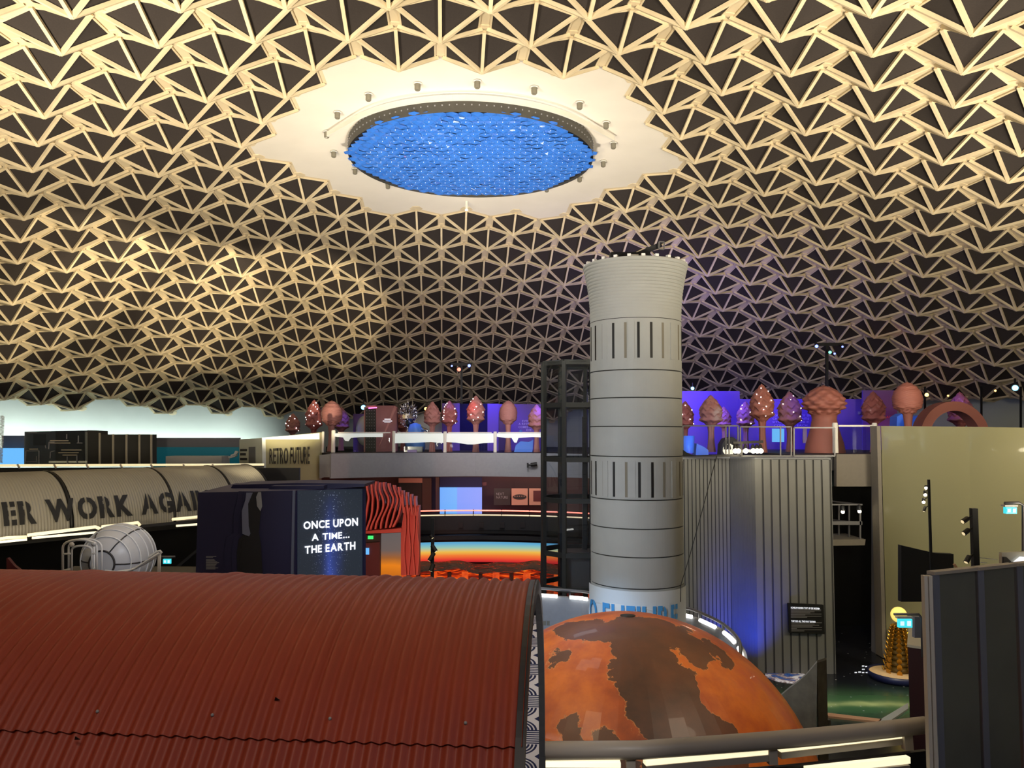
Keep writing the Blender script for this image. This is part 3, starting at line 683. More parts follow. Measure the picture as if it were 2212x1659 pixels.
tag(b.build('exit_sign'), 'small green exit lamp over the red door in the fin portal', 'exit sign')
lamp('SPOT', (-3.5, 24, Z(-5.4)), 620, (1, .42, .30), pt(850, 1130, 31), .2, 45)
# slim spotlight stand before the panorama
def spotpole(name, label, x, y0, y1, Y, hw, heads, lit=None, group=None):
    base = pt(x, y1, Y); t = thing(name, label, 'spotlight stand', (base.x, base.y, 0 if base.z < 6 else 0), group)
    top = pt(x, y0, Y); b = B(); s = hw/F*Y
    b.box((top.x, Y, (top.z)/2), (s*2, s*2, top.z), 'black'); b.build('pole', t)
    b = B(); b.lathe([(0, 0), (.28, 0), (.28, .03), (0, .03)], 'black', (top.x, Y, 0), 20, cap=False); b.build('base_plate', t)
    for (hx, hy, dx, dy, L, r) in heads:
        a = pt(hx, hy, Y-s-.05); d = Vector((dx, -.25, -dy)).normalized(); L = L/F*Y; r = r/F*Y
        b = B(); b.lathe([(r*.8, 0), (r, L*.1), (r, L)], 'black', a, 14, axis=d); b.tube([a+d*L*.3, Vector((top.x, Y, a.z-d.z*0+.02))], s*.35, 'black', 6)
        h = b.build('spot_head', t)
        b = B()
        if lit and hy < 1090: b.ball(a+d*L*1.02-Vector((0, r*.3, 0)), r*1.0, 'halogen', 12, 8)
        else: b.lathe([(0, L*1.005), (r*.8, L*1.005)], 'led_warm', a, 14, axis=d, cap=False)
        b.build('lens', h)
    return t
spotpole('spotlight_stand', 'black spotlight stand before the glowing panorama', 935, 1119, 1243, 26, 3.5, [(930, 1156, .6, .8, 8, 3.5), (933, 1178, .6, .8, 16, 4.5), (938, 1194, -.5, .8, 20, 4.5), (936, 1218, -.3, .9, 16, 5)])

# ================================================================== glass lift
t = thing('glass_lift', 'dark framed glass lift shaft left of the grey tower', 'lift', (pt(1243, 1000, 28).x, 28, 0))
LX, LY, LR = pt(1243, 1000, 28).x, 28, 1.22
zl = lambda y: pt(1243, y, 28).z
AN = [radians(22.5+45*k) for k in range(8)]
for a in AN:
    b = B(); b.box((LX+cos(a)*LR, LY+sin(a)*LR, (zl(786))/2), (.13, .13, zl(786)), 'lift_frame', a); b.build('post', t)
for y in (788, 877, 991, 1077, 1190, 1262):
    b = B()
    for k in range(8):
        p, q = AN[k], AN[(k+1) % 8]; b.bar((LX+cos(p)*LR, LY+sin(p)*LR, zl(y)), (LX+cos(q)*LR, LY+sin(q)*LR, zl(y)), .10, .16, 'lift_frame')
    b.build('ring_beam', t)
for k in range(8):
    p, q = AN[k], AN[(k+1) % 8]; b = B(); r = LR-.04
    b.add([(LX+cos(p)*r, LY+sin(p)*r, .1), (LX+cos(q)*r, LY+sin(q)*r, .1), (LX+cos(q)*r, LY+sin(q)*r, zl(788)), (LX+cos(p)*r, LY+sin(p)*r, zl(788))], [(0, 1, 2, 3)], 'glass_dark')
    b.build('glass_pane', t)
b = B(); b.lathe([(0, zl(784)), (LR+.08, zl(784)), (LR+.08, zl(787)), (0, zl(787))], 'lift_frame', (LX, LY, 0), 8, cap=False); b.build('roof', t)
b = B(); b.box((LX+.35, LY+.3, zl(1000)/2), (.16, .10, zl(800)), 'steel_dark'); b.box((LX-.45, LY+.4, zl(1000)/2+.5), (.16, .10, zl(800)-1), 'steel_dark'); b.build('guide_rail', t)
b = B(); b.box((LX+.2, LY+.1, zl(1230)), (1.1, 1.0, 1.3), 'silver_panel'); b.build('lift_car', t)

# ================================================================== tower
TY = 16.5; TX = pt(1374, 950, TY).x; TRD = 98.0/F*TY
zt = lambda y: pt(1374, y, TY).z
t = thing('ribbed_tower', 'tall round grey tower with black slots and a flared ribbed top', 'tower', (TX, TY, 0))
edges = [699, 806, 863, 922, 984, 1073, 1132, 1190, 1254]
b = B(); prof = [(TRD, 0)]
for y in reversed(edges):
    prof += [(TRD, zt(y)-.012), (TRD-.025, zt(y)-.010), (TRD-.025, zt(y)+.010), (TRD, zt(y)+.012)]
b.lathe(prof, 'tower_grey', (TX, TY, 0), 96, smooth=False, cap=False)
b.build('shaft', t)
b = B(); fl = [(TRD, zt(699)+.014)]; n = 18; z0, z1 = zt(699), zt(577)
for k in range(n):
    for q, dr in ((0, -.010), (.35, .006), (.7, .006), (1, -.010)):
        v = (k+q)/n; fl.append((TRD + 15.5/F*TY*v**2.2 + dr*min(1, v*1.6), z0+(z1-z0)*v))
fl += [(fl[-1][0]-.06, z1), (TRD*.9, z1-.25), (0, z1-.25)]
b.lathe(fl, 'tower_grey', (TX, TY, 0), 96, cap=False, smooth=False); b.build('flared_top', t)
for y in edges: b = B(); b.lathe([(TRD-.02, zt(y)-.009), (TRD-.02, zt(y)+.009)], 'groove', (TX, TY, 0), 96, cap=False); b.build('joint_line', t)
A0 = atan2(0-TY, 0-TX)         # direction of the camera seen from the tower
for ya, yb in ((709, 782), (995, 1067)):
    for k in range(23):
        a = A0+radians(3.6+15.55*(k-5)); m_ = 'slot_half' if k % 5 in (2, 4) else 'groove'
        b = B(); zc = (zt(ya)+zt(yb))/2; wd = .05
        b.box((TX+cos(a)*(TRD-.03), TY+sin(a)*(TRD-.03), zc), (.07, wd, zt(ya)-zt(yb)), 'black' if m_ == 'groove' else m_, a); b.build('slot', t)
    for dg in (-13, 43, -48):  # shallow framed covers
        a = A0+radians(dg+8); b = B(); zc = (zt(ya)+zt(yb))/2
        b.box((TX+cos(a)*(TRD-.02), TY+sin(a)*(TRD-.02), zc), (.055, .13, zt(ya)-zt(yb)+.03), 'tower_grey', a); b.build('slot_cover', t)
for k in range(24):
    a = 2*pi*k/24; b = B(); b.box((TX+cos(a)*(TRD+.10), TY+sin(a)*(TRD+.10), z1+.02), (.07, .07, .06), 'tube_white', a); b.build('bolt', t)
# things on top of the tower
t2 = thing('follow_spot', 'black projector lying on top of the grey tower', 'projector', (TX-.25, TY, z1-.25))
b = B(); b.box((TX-.28, TY-.55, z1-.02), (.62, .3, .36), 'black'); b.lathe([(.12, 0), (.12, .35)], 'black', (TX-.6, TY-.55, z1+.06), 12, axis=(1, 0, 0)); b.build('body', t2)
b = B(); b.box((TX-.13, TY-.71, z1+.08), (.18, .02, .06), 'post_white'); b.build('label_plate', t2)
t2 = thing('camera_arm', 'dark angled boom with a square bracket on top of the tower', 'boom', (TX+.3, TY, z1-.25))
b = B(); b.bar(pt(1372, 553, TY-.5), pt(1428, 528, TY-.5), .07, .10, 'steel_dark'); b.box(pt(1400, 560, TY-.5), (.08, .08, .5), 'steel_dark'); b.build('boom', t2)
b = B()
q = [pt(1424, 522, TY-.6), pt(1435, 523, TY-.6), pt(1434, 539, TY-.6), pt(1423, 538, TY-.6)]
for i in range(4): b.bar(q[i], q[(i+1) % 4], .025, .025, 'steel')
b.build('bracket', t2)
t2 = thing('winch_box', 'small dark box on top of the tower under the boom', 'box', (TX+.5, TY, z1-.25))
b = B(); b.box((TX+.62, TY-.35, z1-.05), (.4, .3, .34), 'steel_dark'); b.build('box', t2); b = B(); b.box((TX+.62, TY-.51, z1+.05), (.25, .02, .08), 'black'); b.build('front', t2)
# banner wrapped round the foot
t = thing('banner', 'pale banner lettered FUTURE wrapped round the foot of the tower', 'banner', (TX, TY, zt(1350)))
RB = TRD+.035
def bpos(u, v):                # u 0..1 across the visible half, v 0..1 upward
    a = A0+(u-.5)*2*1.45; return (TX+cos(a)*RB, TY+sin(a)*RB, zt(1345)+(zt(1258)-zt(1345))*v)
b = B(); b.grid(lambda u, v: bpos(u, v), 40, 6, 'banner'); b.build('cloth', t)
RB += .012
b = B()
el = [(.36+.34*cos(2*pi*k/40), .30+.38*sin(2*pi*k/40)) for k in range(40)]
b.add([bpos(.36, .30)]+[bpos(*e) for e in el], [(0, k+1, (k+1) % 40+1) for k in range(40)], 'white_paint'); b.build('white_oval', t)
RB += .012
letters(['O FUTURE'], None, 'letter_blue', parent=t, bold=.03, stencil=.07, fn=lambda u, v: bpos(.07+.74*u, .10+.58*v), rows=2)
# cable sagging to the tower
b = B(); b.tube([pt(1548, 985, 16), pt(1515, 1110, 16), pt(1490, 1200, 15.9), pt(1470, 1266, 15.7), pt(1470, 1300, 15.5)], .008, 'black', 5)
tag(b.build('cable'), 'thin dark cable slanting down to the tower from the block', 'cable')

# ================================================================== ramp parapet round the tower
ZR = -3.96
ring = [ptz(x, y, ZR) for x, y in [(1120, 1268), (1168, 1271), (1225, 1275), (1275, 1279)]] + [Vector((2.4, 19.3, Z(ZR)))] + [ptz(x, y, ZR) for x, y in [(1480, 1311), (1515, 1324), (1560, 1345), (1590, 1372), (1601, 1395), (1598, 1425)]]
def smooth(pts, k=2):
    for _ in range(k):
        o = [pts[0]]
        for p, q in zip(pts, pts[1:]): o += [p*.75+q*.25, p*.25+q*.75]
        pts = o+[pts[-1]]
    return pts
rs = smooth(ring)
cin = Vector((2.0, 15, Z(ZR)))
t = thing('ramp_parapet', 'curved ramp parapet, pale blue panels left of the tower, lit rail on top', 'parapet', (2.4, 19.3, 0))
b = B()
for p, q in zip(rs, rs[1:]):
    nrm = Vector((0, 0, 1)).cross(q-p).normalized()*.12
    b.prism([(p.x, p.y, 0), (q.x, q.y, 0), (q.x, q.y, Z(ZR)-.18), (p.x, p.y, Z(ZR)-.18)], nrm, 'slab_grey')
b.build('panels', t)
b = B(); b.tube(rs, .035, 'steel', 8); b.build('handrail', t)
n = len(rs)
for k in range(0, n, 5):
    p = rs[k]; b = B(); b.bar((p.x, p.y, p.z-.2), (p.x, p.y, p.z), .05, .05, 'steel_dark', (1, 0, 0)); b.build('rail_bracket', t)
for k in list(range(0, n-4, 5)):
    seg = [Vector((p.x, p.y-.06, p.z-.16)) for p in rs[k:k+4]]; b = B(); b.tube(seg, .045, 'led_white', 8); b.build('light_strip', t)
lamp('SPOT', (-.2, 15.2, Z(-3.0)), 230, (.30, .56, 1), (1.2, 19.5, Z(-4.6)), .3, 80, .8)
lamp('SPOT', (.5, 13.6, Z(-2.2)), 130, (.35, .62, 1), (TX-.6, TY-.8, Z(-3.6)), .2, 36, .9)
# blue notice tiles seen over the globe
for k, (x0, y0) in enumerate([(1173, 1342), (1181, 1342), (1172, 1353), (1180, 1354)]):
    o = PR(x0, y0, x0+6.5, y0+9, 19.3, 'slot_half' if k < 2 else 'letter_grey', .03).build('picture_tile')
    tag(o, ['upper left of the small tiles on the blue parapet over the globe', 'upper right of the small tiles on the blue parapet over the globe', 'lower left of the small tiles on the blue parapet over the globe', 'lower right of the small tiles on the blue parapet over the globe'][k], 'tile', 'small tiles on the blue parapet')

# ================================================================== corrugated grey block
zb = Z(-.74); blk = thing('corrugated_block', 'tall grey corrugated block rising behind the globe to the right gallery', 'block', (8, 25, 0))
V = [(pt(1462, 1100, 24.2).x, 24.2), (pt(1578, 1100, 25.4).x, 25.4), (pt(1632, 1100, 24.7).x, 24.7), (pt(1799, 1200, 24.7).x, 24.7), (pt(1799, 1200, 24.7).x+.5, 27.0)]
def flutes(b, p, q, pitch, dep, mt, dk):
    p, q = Vector((*p, 0)), Vector((*q, 0)); L = (q-p).length; d = (q-p)/L; nn = Vector((d.y, -d.x, 0)); n = int(L/pitch); pitch = L/n; vs = []; fs = []; dkf = []
    xs = []
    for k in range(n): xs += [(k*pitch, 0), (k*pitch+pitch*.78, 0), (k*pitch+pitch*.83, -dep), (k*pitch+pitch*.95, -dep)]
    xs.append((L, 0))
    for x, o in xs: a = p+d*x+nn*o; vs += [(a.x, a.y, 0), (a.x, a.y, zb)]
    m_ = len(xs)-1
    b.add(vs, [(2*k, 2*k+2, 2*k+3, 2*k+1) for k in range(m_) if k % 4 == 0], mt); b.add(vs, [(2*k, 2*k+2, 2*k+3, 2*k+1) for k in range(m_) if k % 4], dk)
for a, c, pit, nm, dp_, gm in ((0, 1, .16, 'left_face', .03, 'corr_groove_shade'), (1, 2, .10, 'corner_face', .008, 'corr_grey'), (2, 3, .262, 'front_face', .03, 'corr_groove_shade')):
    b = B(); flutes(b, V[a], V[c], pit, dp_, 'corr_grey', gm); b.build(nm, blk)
b = B(); b.prism([(x, y, zb-.01) for x, y in V]+[(V[0][0], 27, zb-.01)], (0, 0, .06), 'slab_grey'); b.prism([(V[3][0], V[3][1], 0), (V[4][0], V[4][1], 0), (V[4][0], V[4][1], zb), (V[3][0], V[3][1], zb)], (.02, 0, 0), 'corr_grey'); b.build('cap', blk)
lamp('SPOT', (6.9, 23.2, Z(-7.1)), 420, (.015, .07, 1), (V[2][0]-.45, 25, Z(-5.4)), .12, 75, 1.0)
# text board on the block
YB = 24.55
t = tag(P([(1702, 1303), (1779, 1307), (1782, 1370), (1705, 1367)][::-1], YB, 'black', .08).build('text_board'), 'black board with two paragraphs of white text on the corrugated block', 'board')
letters(['SCHILDPADDEN TOT OP DE BODEM'], [pt(1708, 1314, YB-.01), pt(1770, 1316.5, YB-.01), pt(1770, 1312.7, YB-.01), pt(1708, 1310.5, YB-.01)], 'letter_lit', parent=t, bold=.03)
letters(['TURTLES ALL THE WAY DOWN'], [pt(1709, 1343, YB-.01), pt(1761, 1345, YB-.01), pt(1761, 1341.2, YB-.01), pt(1709, 1339.4, YB-.01)], 'letter_lit', parent=t, bold=.03)
bars([(1708.5, 1316.5+2.35*k, 1708.5+l, 1317.5+2.35*k) for k, l in enumerate([65, 65, 51, 42, 66, 31, 66, 35])]+[(1709.5, 1345+2.5*k, 1709.5+l, 1346+2.5*k) for k, l in enumerate([66, 50, 60, 46, 66, 12, 66, 28])], YB, 'letter_grey', 'fine_print', t)

# metal railing and stage lights on top of the block
def framerail(x0, x1, y0, y1, Y, label, mids, pane=True):
    t = thing('railing', label, 'railing', pt((x0+x1)/2, y1, Y), 'grey metal railings on the block')
    c = [pt(x0, y1, Y), pt(x1, y1, Y), pt(x1, y0, Y), pt(x0, y0, Y)]
    b = B()
    for i in range(4): b.bar(c[i], c[(i+1) % 4], .04, .04, 'steel', (0, 1, 0))
    b.build('frame', t)
    for x in mids: b = B(); b.bar(pt(x, y1, Y), pt(x, y0, Y), .035, .035, 'steel', (0, 1, 0)); b.build('upright', t)
    if pane: b = B(); b.add(c, [(0, 1, 2, 3)], 'glass'); b.build('glass_pane', t)
framerail(1475, 1594, 920, 985, 24.6, 'grey metal railing with glass on the block, next to the tower', (1568, 1575))
framerail(1599, 1709, 922, 985, 24.6, 'grey metal railing with glass behind the bright stage lamps', (1686,))
framerail(1715, 1803, 924, 985, 24.6, 'open grey metal railing between the stage lamps and the cream posts', (), False)
t = thing('lamp_bar', 'dark bar carrying bright stage lamps at the block edge', 'lamp bar', pt(1617, 985, 24.2))
b = B(); b.bar(pt(1583, 957, 24.2), pt(1648, 954, 24.2), .07, .08, 'black'); b.bar(pt(1602, 957, 24.2), pt(1602, 986, 24.2), .05, .05, 'black', (0, 1, 0)); b.build('bar', t)
for x in (1587.5, 1594, 1610, 1626, 1634.5, 1642.5):
    h = B(); p = pt(x, 968, 24.1); h.lathe([(.03, .12), (.06, .04), (.075, -.06)], 'black', p, 10, cap=False); ho = h.build('lamp_head', t)
    h = B(); h.ball(p-Vector((0, .05, .085)), .075, 'halogen', 12, 8); h.build('bulb', ho)
lamp('POINT', pt(1615, 975, 23.6), 25, (1, .85, .6), size=.2)
t = thing('equipment_pile', 'dark drape-like equipment heaped along the top edge of the block by the tower', 'equipment', pt(1530, 985, 24.3))
P([(1476, 986), (1600, 986), (1598, 982), (1560, 982.5), (1500, 984), (1484, 978), (1476, 972)], 24.25, 'black', .25).build('dark_case', t)

# ================================================================== cream glossy wall on the right
wp = [pt(1903, 920, 26.4), pt(2092, 922, 23.4), pt(2240, 924, 21.4), pt(3000, 928, 15.5)]
b = B(); zc = wp[0].z
foot = .02
for p, q in zip(wp, wp[1:]):
    b.prism([(p.x, p.y, foot), (q.x, q.y, foot), (q.x, q.y, q.z), (p.x, p.y, p.z)], (.12, .2, 0), 'cream_gloss')
struct(b.build('wall_right'), 'high glossy cream wall at the right', 'wall')
b = B(); p = wp[0]; b.prism([(p.x-.02, p.y, foot), (p.x-.02, p.y+.5, foot), (p.x-.02, p.y+.5, p.z), (p.x-.02, p.y, p.z)], (-.12, 0, 0), 'slab_brown'); struct(b.build('trim_8'), 'end post of the cream wall', 'trim')
struct(PR(1793, 1051, 1925, 1460, 31, 'black', .2).build('wall_recess'), 'black back of the recess between the block and the cream wall', 'wall')
struct(PR(1894, 1050, 1912, 1440, 26.9, 'grey_wall', .4).build('trim_9'), 'grey pier at the left of the cream wall', 'trim')
# lookout platform in the recess
t = thing('lookout_platform', 'pale lookout platform with white rails in the dark recess', 'platform', pt(1835, 1178, 28))
P([(1795, 1179), (1868, 1178), (1870, 1165), (1797, 1166)], 27.0, 'slab_brown', 1.6).build('deck', t)
for y, x1 in ((1090, 1862), (1130, 1862)):
    b = B(); b.bar(pt(1790, y, 27.1), pt(x1, y, 27.1), .05, .12 if y > 1100 else .05, 'steel'); b.bar(pt(1790, y-8, 28.4), pt(x1, y, 27.1), .05, .05, 'steel'); b.build('rail', t)
for x, Y in ((1812, 28.2), (1834, 27.7), (1858, 27.1)): b = B(); b.bar(pt(x, 1168, Y), pt(x, 1092, Y), .05, .05, 'steel', (0, 1, 0)); b.build('upright', t)
for x, y in ((1820, 1103), (1856, 1102)):
    s = thing('small_spotlight', 'small lit spotlight clamped to the lookout rail, ' + ('left one' if x < 1840 else 'right one at the corner'), 'spotlight', pt(x, y, 26.9), 'spotlights on the lookout rail')
    b = B(); p = pt(x, y, 26.9); b.lathe([(.03, .14), (.07, .1), (.09, -.05)], 'steel_dark', p+Vector((0, 0, .05)), 10); b.build('housing', s); b = B(); b.ball(p-Vector((0, .02, .04)), .06, 'halogen'); b.build('bulb', s)

# ================================================================== foreground: red corrugated hut
HC = Vector((.13, 4.49, Z(-2.35))); HD = Vector((1, -.075, 0)).normalized(); HN = Vector((.075, 1, 0)).normalized(); HR = 1.5
def hut(s, th, r): return HC + HD*s + HN*(cos(th)*r) + Vector((0, 0, sin(th)*r))
t = thing('corrugated_hut', 'red corrugated iron barrel hut in the foreground with a patterned lining', 'hut', (HC.x-2.5, HC.y+.2, Z(-3.6)))
PIT = .066; HL = 5.0
def wave(s): return .0105*sin(2*pi*s/PIT)
nW = int(HL/PIT)*8
SEAM = radians(136.5)
def sheet(u, v, a0, a1, dr):
    s = -HL*(1-u); th = a0+(a1-a0)*v; lap = .010*max(0, 1-(s % .93)/.12)
    return hut(s, th, HR+wave(s)+dr+lap)
b = B(); b.grid(lambda u, v: sheet(u, v, 0, SEAM, .009), nW, 44, 'hut_red'); b.build('roof_sheets', t)
b = B()
def low(u, v):
    s = -HL*(1-u)
    if v < .5: return hut(s, SEAM-.05+(pi-SEAM+.05)*v*2, HR+wave(s))
    p = hut(s, pi, HR+wave(s)); return p-Vector((0, 0, 1.25*(v-.5)*2))
b.grid(low, nW, 12, 'hut_red'); b.build('side_sheets', t)
b = B(); b.grid(lambda u, v: hut(-HL*(1-u), -.0+pi*v, HR-.06), 10, 40, 'hut_lining'); b.build('inner_lining', t)
b = B()
for k in range(40):            # dark rim round the mouth
    a0, a1 = pi*k/40, pi*(k+1)/40; q = []
    for s in (-.03, .012):
        for r, a in ((HR-.07, a0), (HR+.012, a0), (HR+.012, a1), (HR-.07, a1)): q.append(hut(s, a, r))
    b.hexa(q, 'hut_rim')
p = hut(-.01, 0, HR-.03); b.box(p-Vector((0, 0, .62)), (.05, .09, 1.25), 'hut_rim')
p = hut(-.01, pi, HR-.03); b.box(p-Vector((0, 0, .62)), (.05, .09, 1.25), 'hut_rim')
b.build('mouth_rim', t)
b = B(); A_W = radians(54)
def wp_(u, v):
    s = -HL+.02+(HL-.05)*u; L = 1.2+A_W*1.42; d = v*L
    if d < 1.2: return hut(s, 0, 1.42)-Vector((0, 0, 1.2-d))
    return hut(s, (d-1.2)/1.42, 1.42)
b.grid(wp_, 8, 60, 'wallpaper', uvfn=lambda u, v: ((HL-.05)*u, v*(1.2+A_W*1.42))); b.build('wallpaper', t)
b = B()
for x, y in ((598, 1511), (166, 1596)):  # torn nicks in the sheet
    r = ray(x, y); best = None
    for k in range(2000):
        d = 3+k*.002; p = Vector((0, 0, EYE))+r*(d/r.y); q = p-HC; rr = sqrt(q.dot(HN)**2+q.z**2)
        if rr < HR+.03: best = p; break
    e1 = HD; e2 = Vector((0, .35, -.94)); b = B(); o = best
    b.prism([o-e1*.012+e2*.006, o-e1*.006-e2*.012, o+e1*.014+e2*.004], (0, .004, 0), 'black'); b.build('tear', t)
rv = B()
for k in range(9):
    s = -.25-.55*k; p = hut(s-(s % PIT)+PIT*.25, SEAM-.06, HR+.023); rv.ball(p, .008, 'letter_grey', 8, 4)
o = rv.build('rivets', t); o['kind'] = 'stuff'
struct(polyslab('floor_near', [(-7, -2), (7, -2), (7, 6.3), (.3, 6.02), (-7, 6.5)], Z(-3.9), Z(-3.6), 'charcoal'), 'floor of the near gallery', 'floor')

lamp('AREA', (1.0, 4.6, Z(-1.0)), 9, (1, .93, .88), (-.2, 5.9, Z(-1.9)), .3, spread=90)  # added unseen lamp in place of gallery light on the wallpaper
# ---- globe
t = thing('mars_globe', 'huge glossy orange and brown planet globe behind the red hut', 'globe', (1.528, 10.5, 0))
b = B(); GC = Vector((1.528, 10.5, Z(-4.83))); GRD = 2.468; n = 60; m_ = 40
b.lathe([(GRD*sin(pi*i/m_), -GRD*cos(pi*i/m_)) for i in range(m_+1)], 'mars', GC, n, cap=False)
o = b.build('sphere', t)
sh = o.data.attributes.new('sharp_edge', 'BOOLEAN', 'EDGE')
for e in o.data.edges:
    p, q = [Vector(o.data.vertices[i].co)-GC for i in e.vertices]
    sh.data[e.index].value = abs(p.z-q.z) > .02 and hypot(p.x, p.y) > .9 and hypot(q.x, q.y) > .9
b = B(); b.lathe([(0, GRD+.004), (.10, GRD+.002), (.10, GRD-.01)], 'black', GC, 20, cap=False); b.build('top_hole', t)
lamp('SPOT', (4.2, 6.5, Z(1.5)), 420, (1, .80, .58), GC+Vector((.3, -.5, .6)), 1.0, 50, .7)
lamp('SPOT', (-1.5, 7.0, Z(2.2)), 360, (1, .78, .50), GC+Vector((-.6, -.5, .6)), 1.0, 50, .7)

# ---- near lit handrail
t = thing('lit_handrail', 'thick grey handrail with warm light strips in front of the globe', 'railing', ptz(1500, 1610, -2.41))
path = [ptz(x, y, -2.41) for x, y in [(1168, 1622), (1386, 1620)]], [ptz(x, y, -2.41) for x, y in [(1386, 1620), (1540, 1609), (1700, 1597), (1860, 1582), (2000, 1566)]]
b = B(); b.tube(path[0]+smooth(path[1], 1), .068, 'rail_tube', 16); b.build('rail_tube', t)
full = path[0]+path[1][1:]
for x0, x1, y0, y1 in [(1170, 1340, 1649, 1650), (1392, 1655, 1646, 1622), (1682, 1946, 1617, 1587)]:
    a, c = ptz(x0, y0, -2.50), ptz(x1, y1, -2.50); b = B(); b.bar(a, c, .06, .035, 'led', (0, 0, 1)); b.build('light_strip', t)
    b = B(); o_ = Vector((0, .012, -.045)); b.bar(a+o_, c+o_, .09, .05, 'rail_tube'); b.build('strip_housing', t)
for x, y in [(1362, 1645), (1668, 1622), (1960, 1592)]:
    p = ptz(x, y, -2.5); b = B(); b.bar(p+Vector((0, .02, .07)), p+Vector((0, .0, -.10)), .07, .07, 'rail_tube', (1, 0, 0)); b.build('bracket', t)
# parapet below
t = thing('near_parapet', 'black parapet below the lit handrail with a second light line at its right end', 'parapet', ptz(1500, 1655, -3.6))
b = B()
for p, q in zip(full, full[1:]):
    b.prism([(p.x, p.y, Z(-3.6)), (q.x, q.y, Z(-3.6)), (q.x, q.y, Z(-2.62)), (p.x, p.y, Z(-2.62))], (0, .04, 0), 'black')
b.build('panel', t)
b = B(); b.bar(ptz(1740, 1664, -2.62), ptz(1962, 1640, -2.62), .05, .05, 'led', (0, 0, 1)); b.build('light_strip', t)
b = B(); b.bar(ptz(1735, 1674, -2.64)+Vector((0, .02, -.03)), ptz(1963, 1651, -2.64)+Vector((0, .02, -.03)), .06, .05, 'rail_tube', (0, 0, 1)); b.build('strip_housing', t)

# ---- metal panel fence at the right
t = thing('panel_fence', 'dark metal panel wall in the right foreground with pale edge strips', 'partition', (3.7, 6.3, Z(-3.6)))
fa = pt(2006, 1243, 6.05); fb = pt(2240, 1219, 6.6); zt_ = fa.z; zf = Z(-3.6); fd = (fb-fa); fd.z = 0
def fp(u): return fa+fd*u
for k, (u0, u1) in enumerate([(.03, .405), (.425, .77), (.795, 1.2)]):
    p, q = fp(u0), fp(u1); b = B(); b.prism([(p.x, p.y, zf), (q.x, q.y, zf), (q.x, q.y, zt_), (p.x, p.y, zt_)], (-.01, .06, 0), 'fence_metal'); b.build('panel', t)
    b = B(); q2 = fp(u0+.055); b.prism([(p.x, p.y-.012, zf), (q2.x, q2.y-.012, zf), (q2.x, q2.y-.012, zt_), (p.x, p.y-.012, zt_)], (0, .01, 0), 'fence_groove'); b.build('side_strip', t)
    b = B(); e = Vector((0, 0, .012)); b.bar(Vector((p.x, p.y+.02, zt_))+e, Vector((q.x, q.y+.02, zt_))+e, .07, .024, 'rail_tube'); b.build('top_rail', t)
for x in (1996.5, 2006.5):
    p = pt(x, 1243, 6.0); b = B(); b.box((p.x, p.y, (zf+p.z)/2), (.026, .05, p.z-zf), 'fence_edge'); b.build('edge_strip', t)
lamp('AREA', (2.8, 2.2, Z(.9)), 24, (.72, .80, 1), (3.6, 6.2, Z(-1.6)), .5)
lamp('AREA', (-1.2, .5, Z(2.6)), 62, (1, .84, .72), (-1.2, 4.5, Z(-1.5)), 1.6)

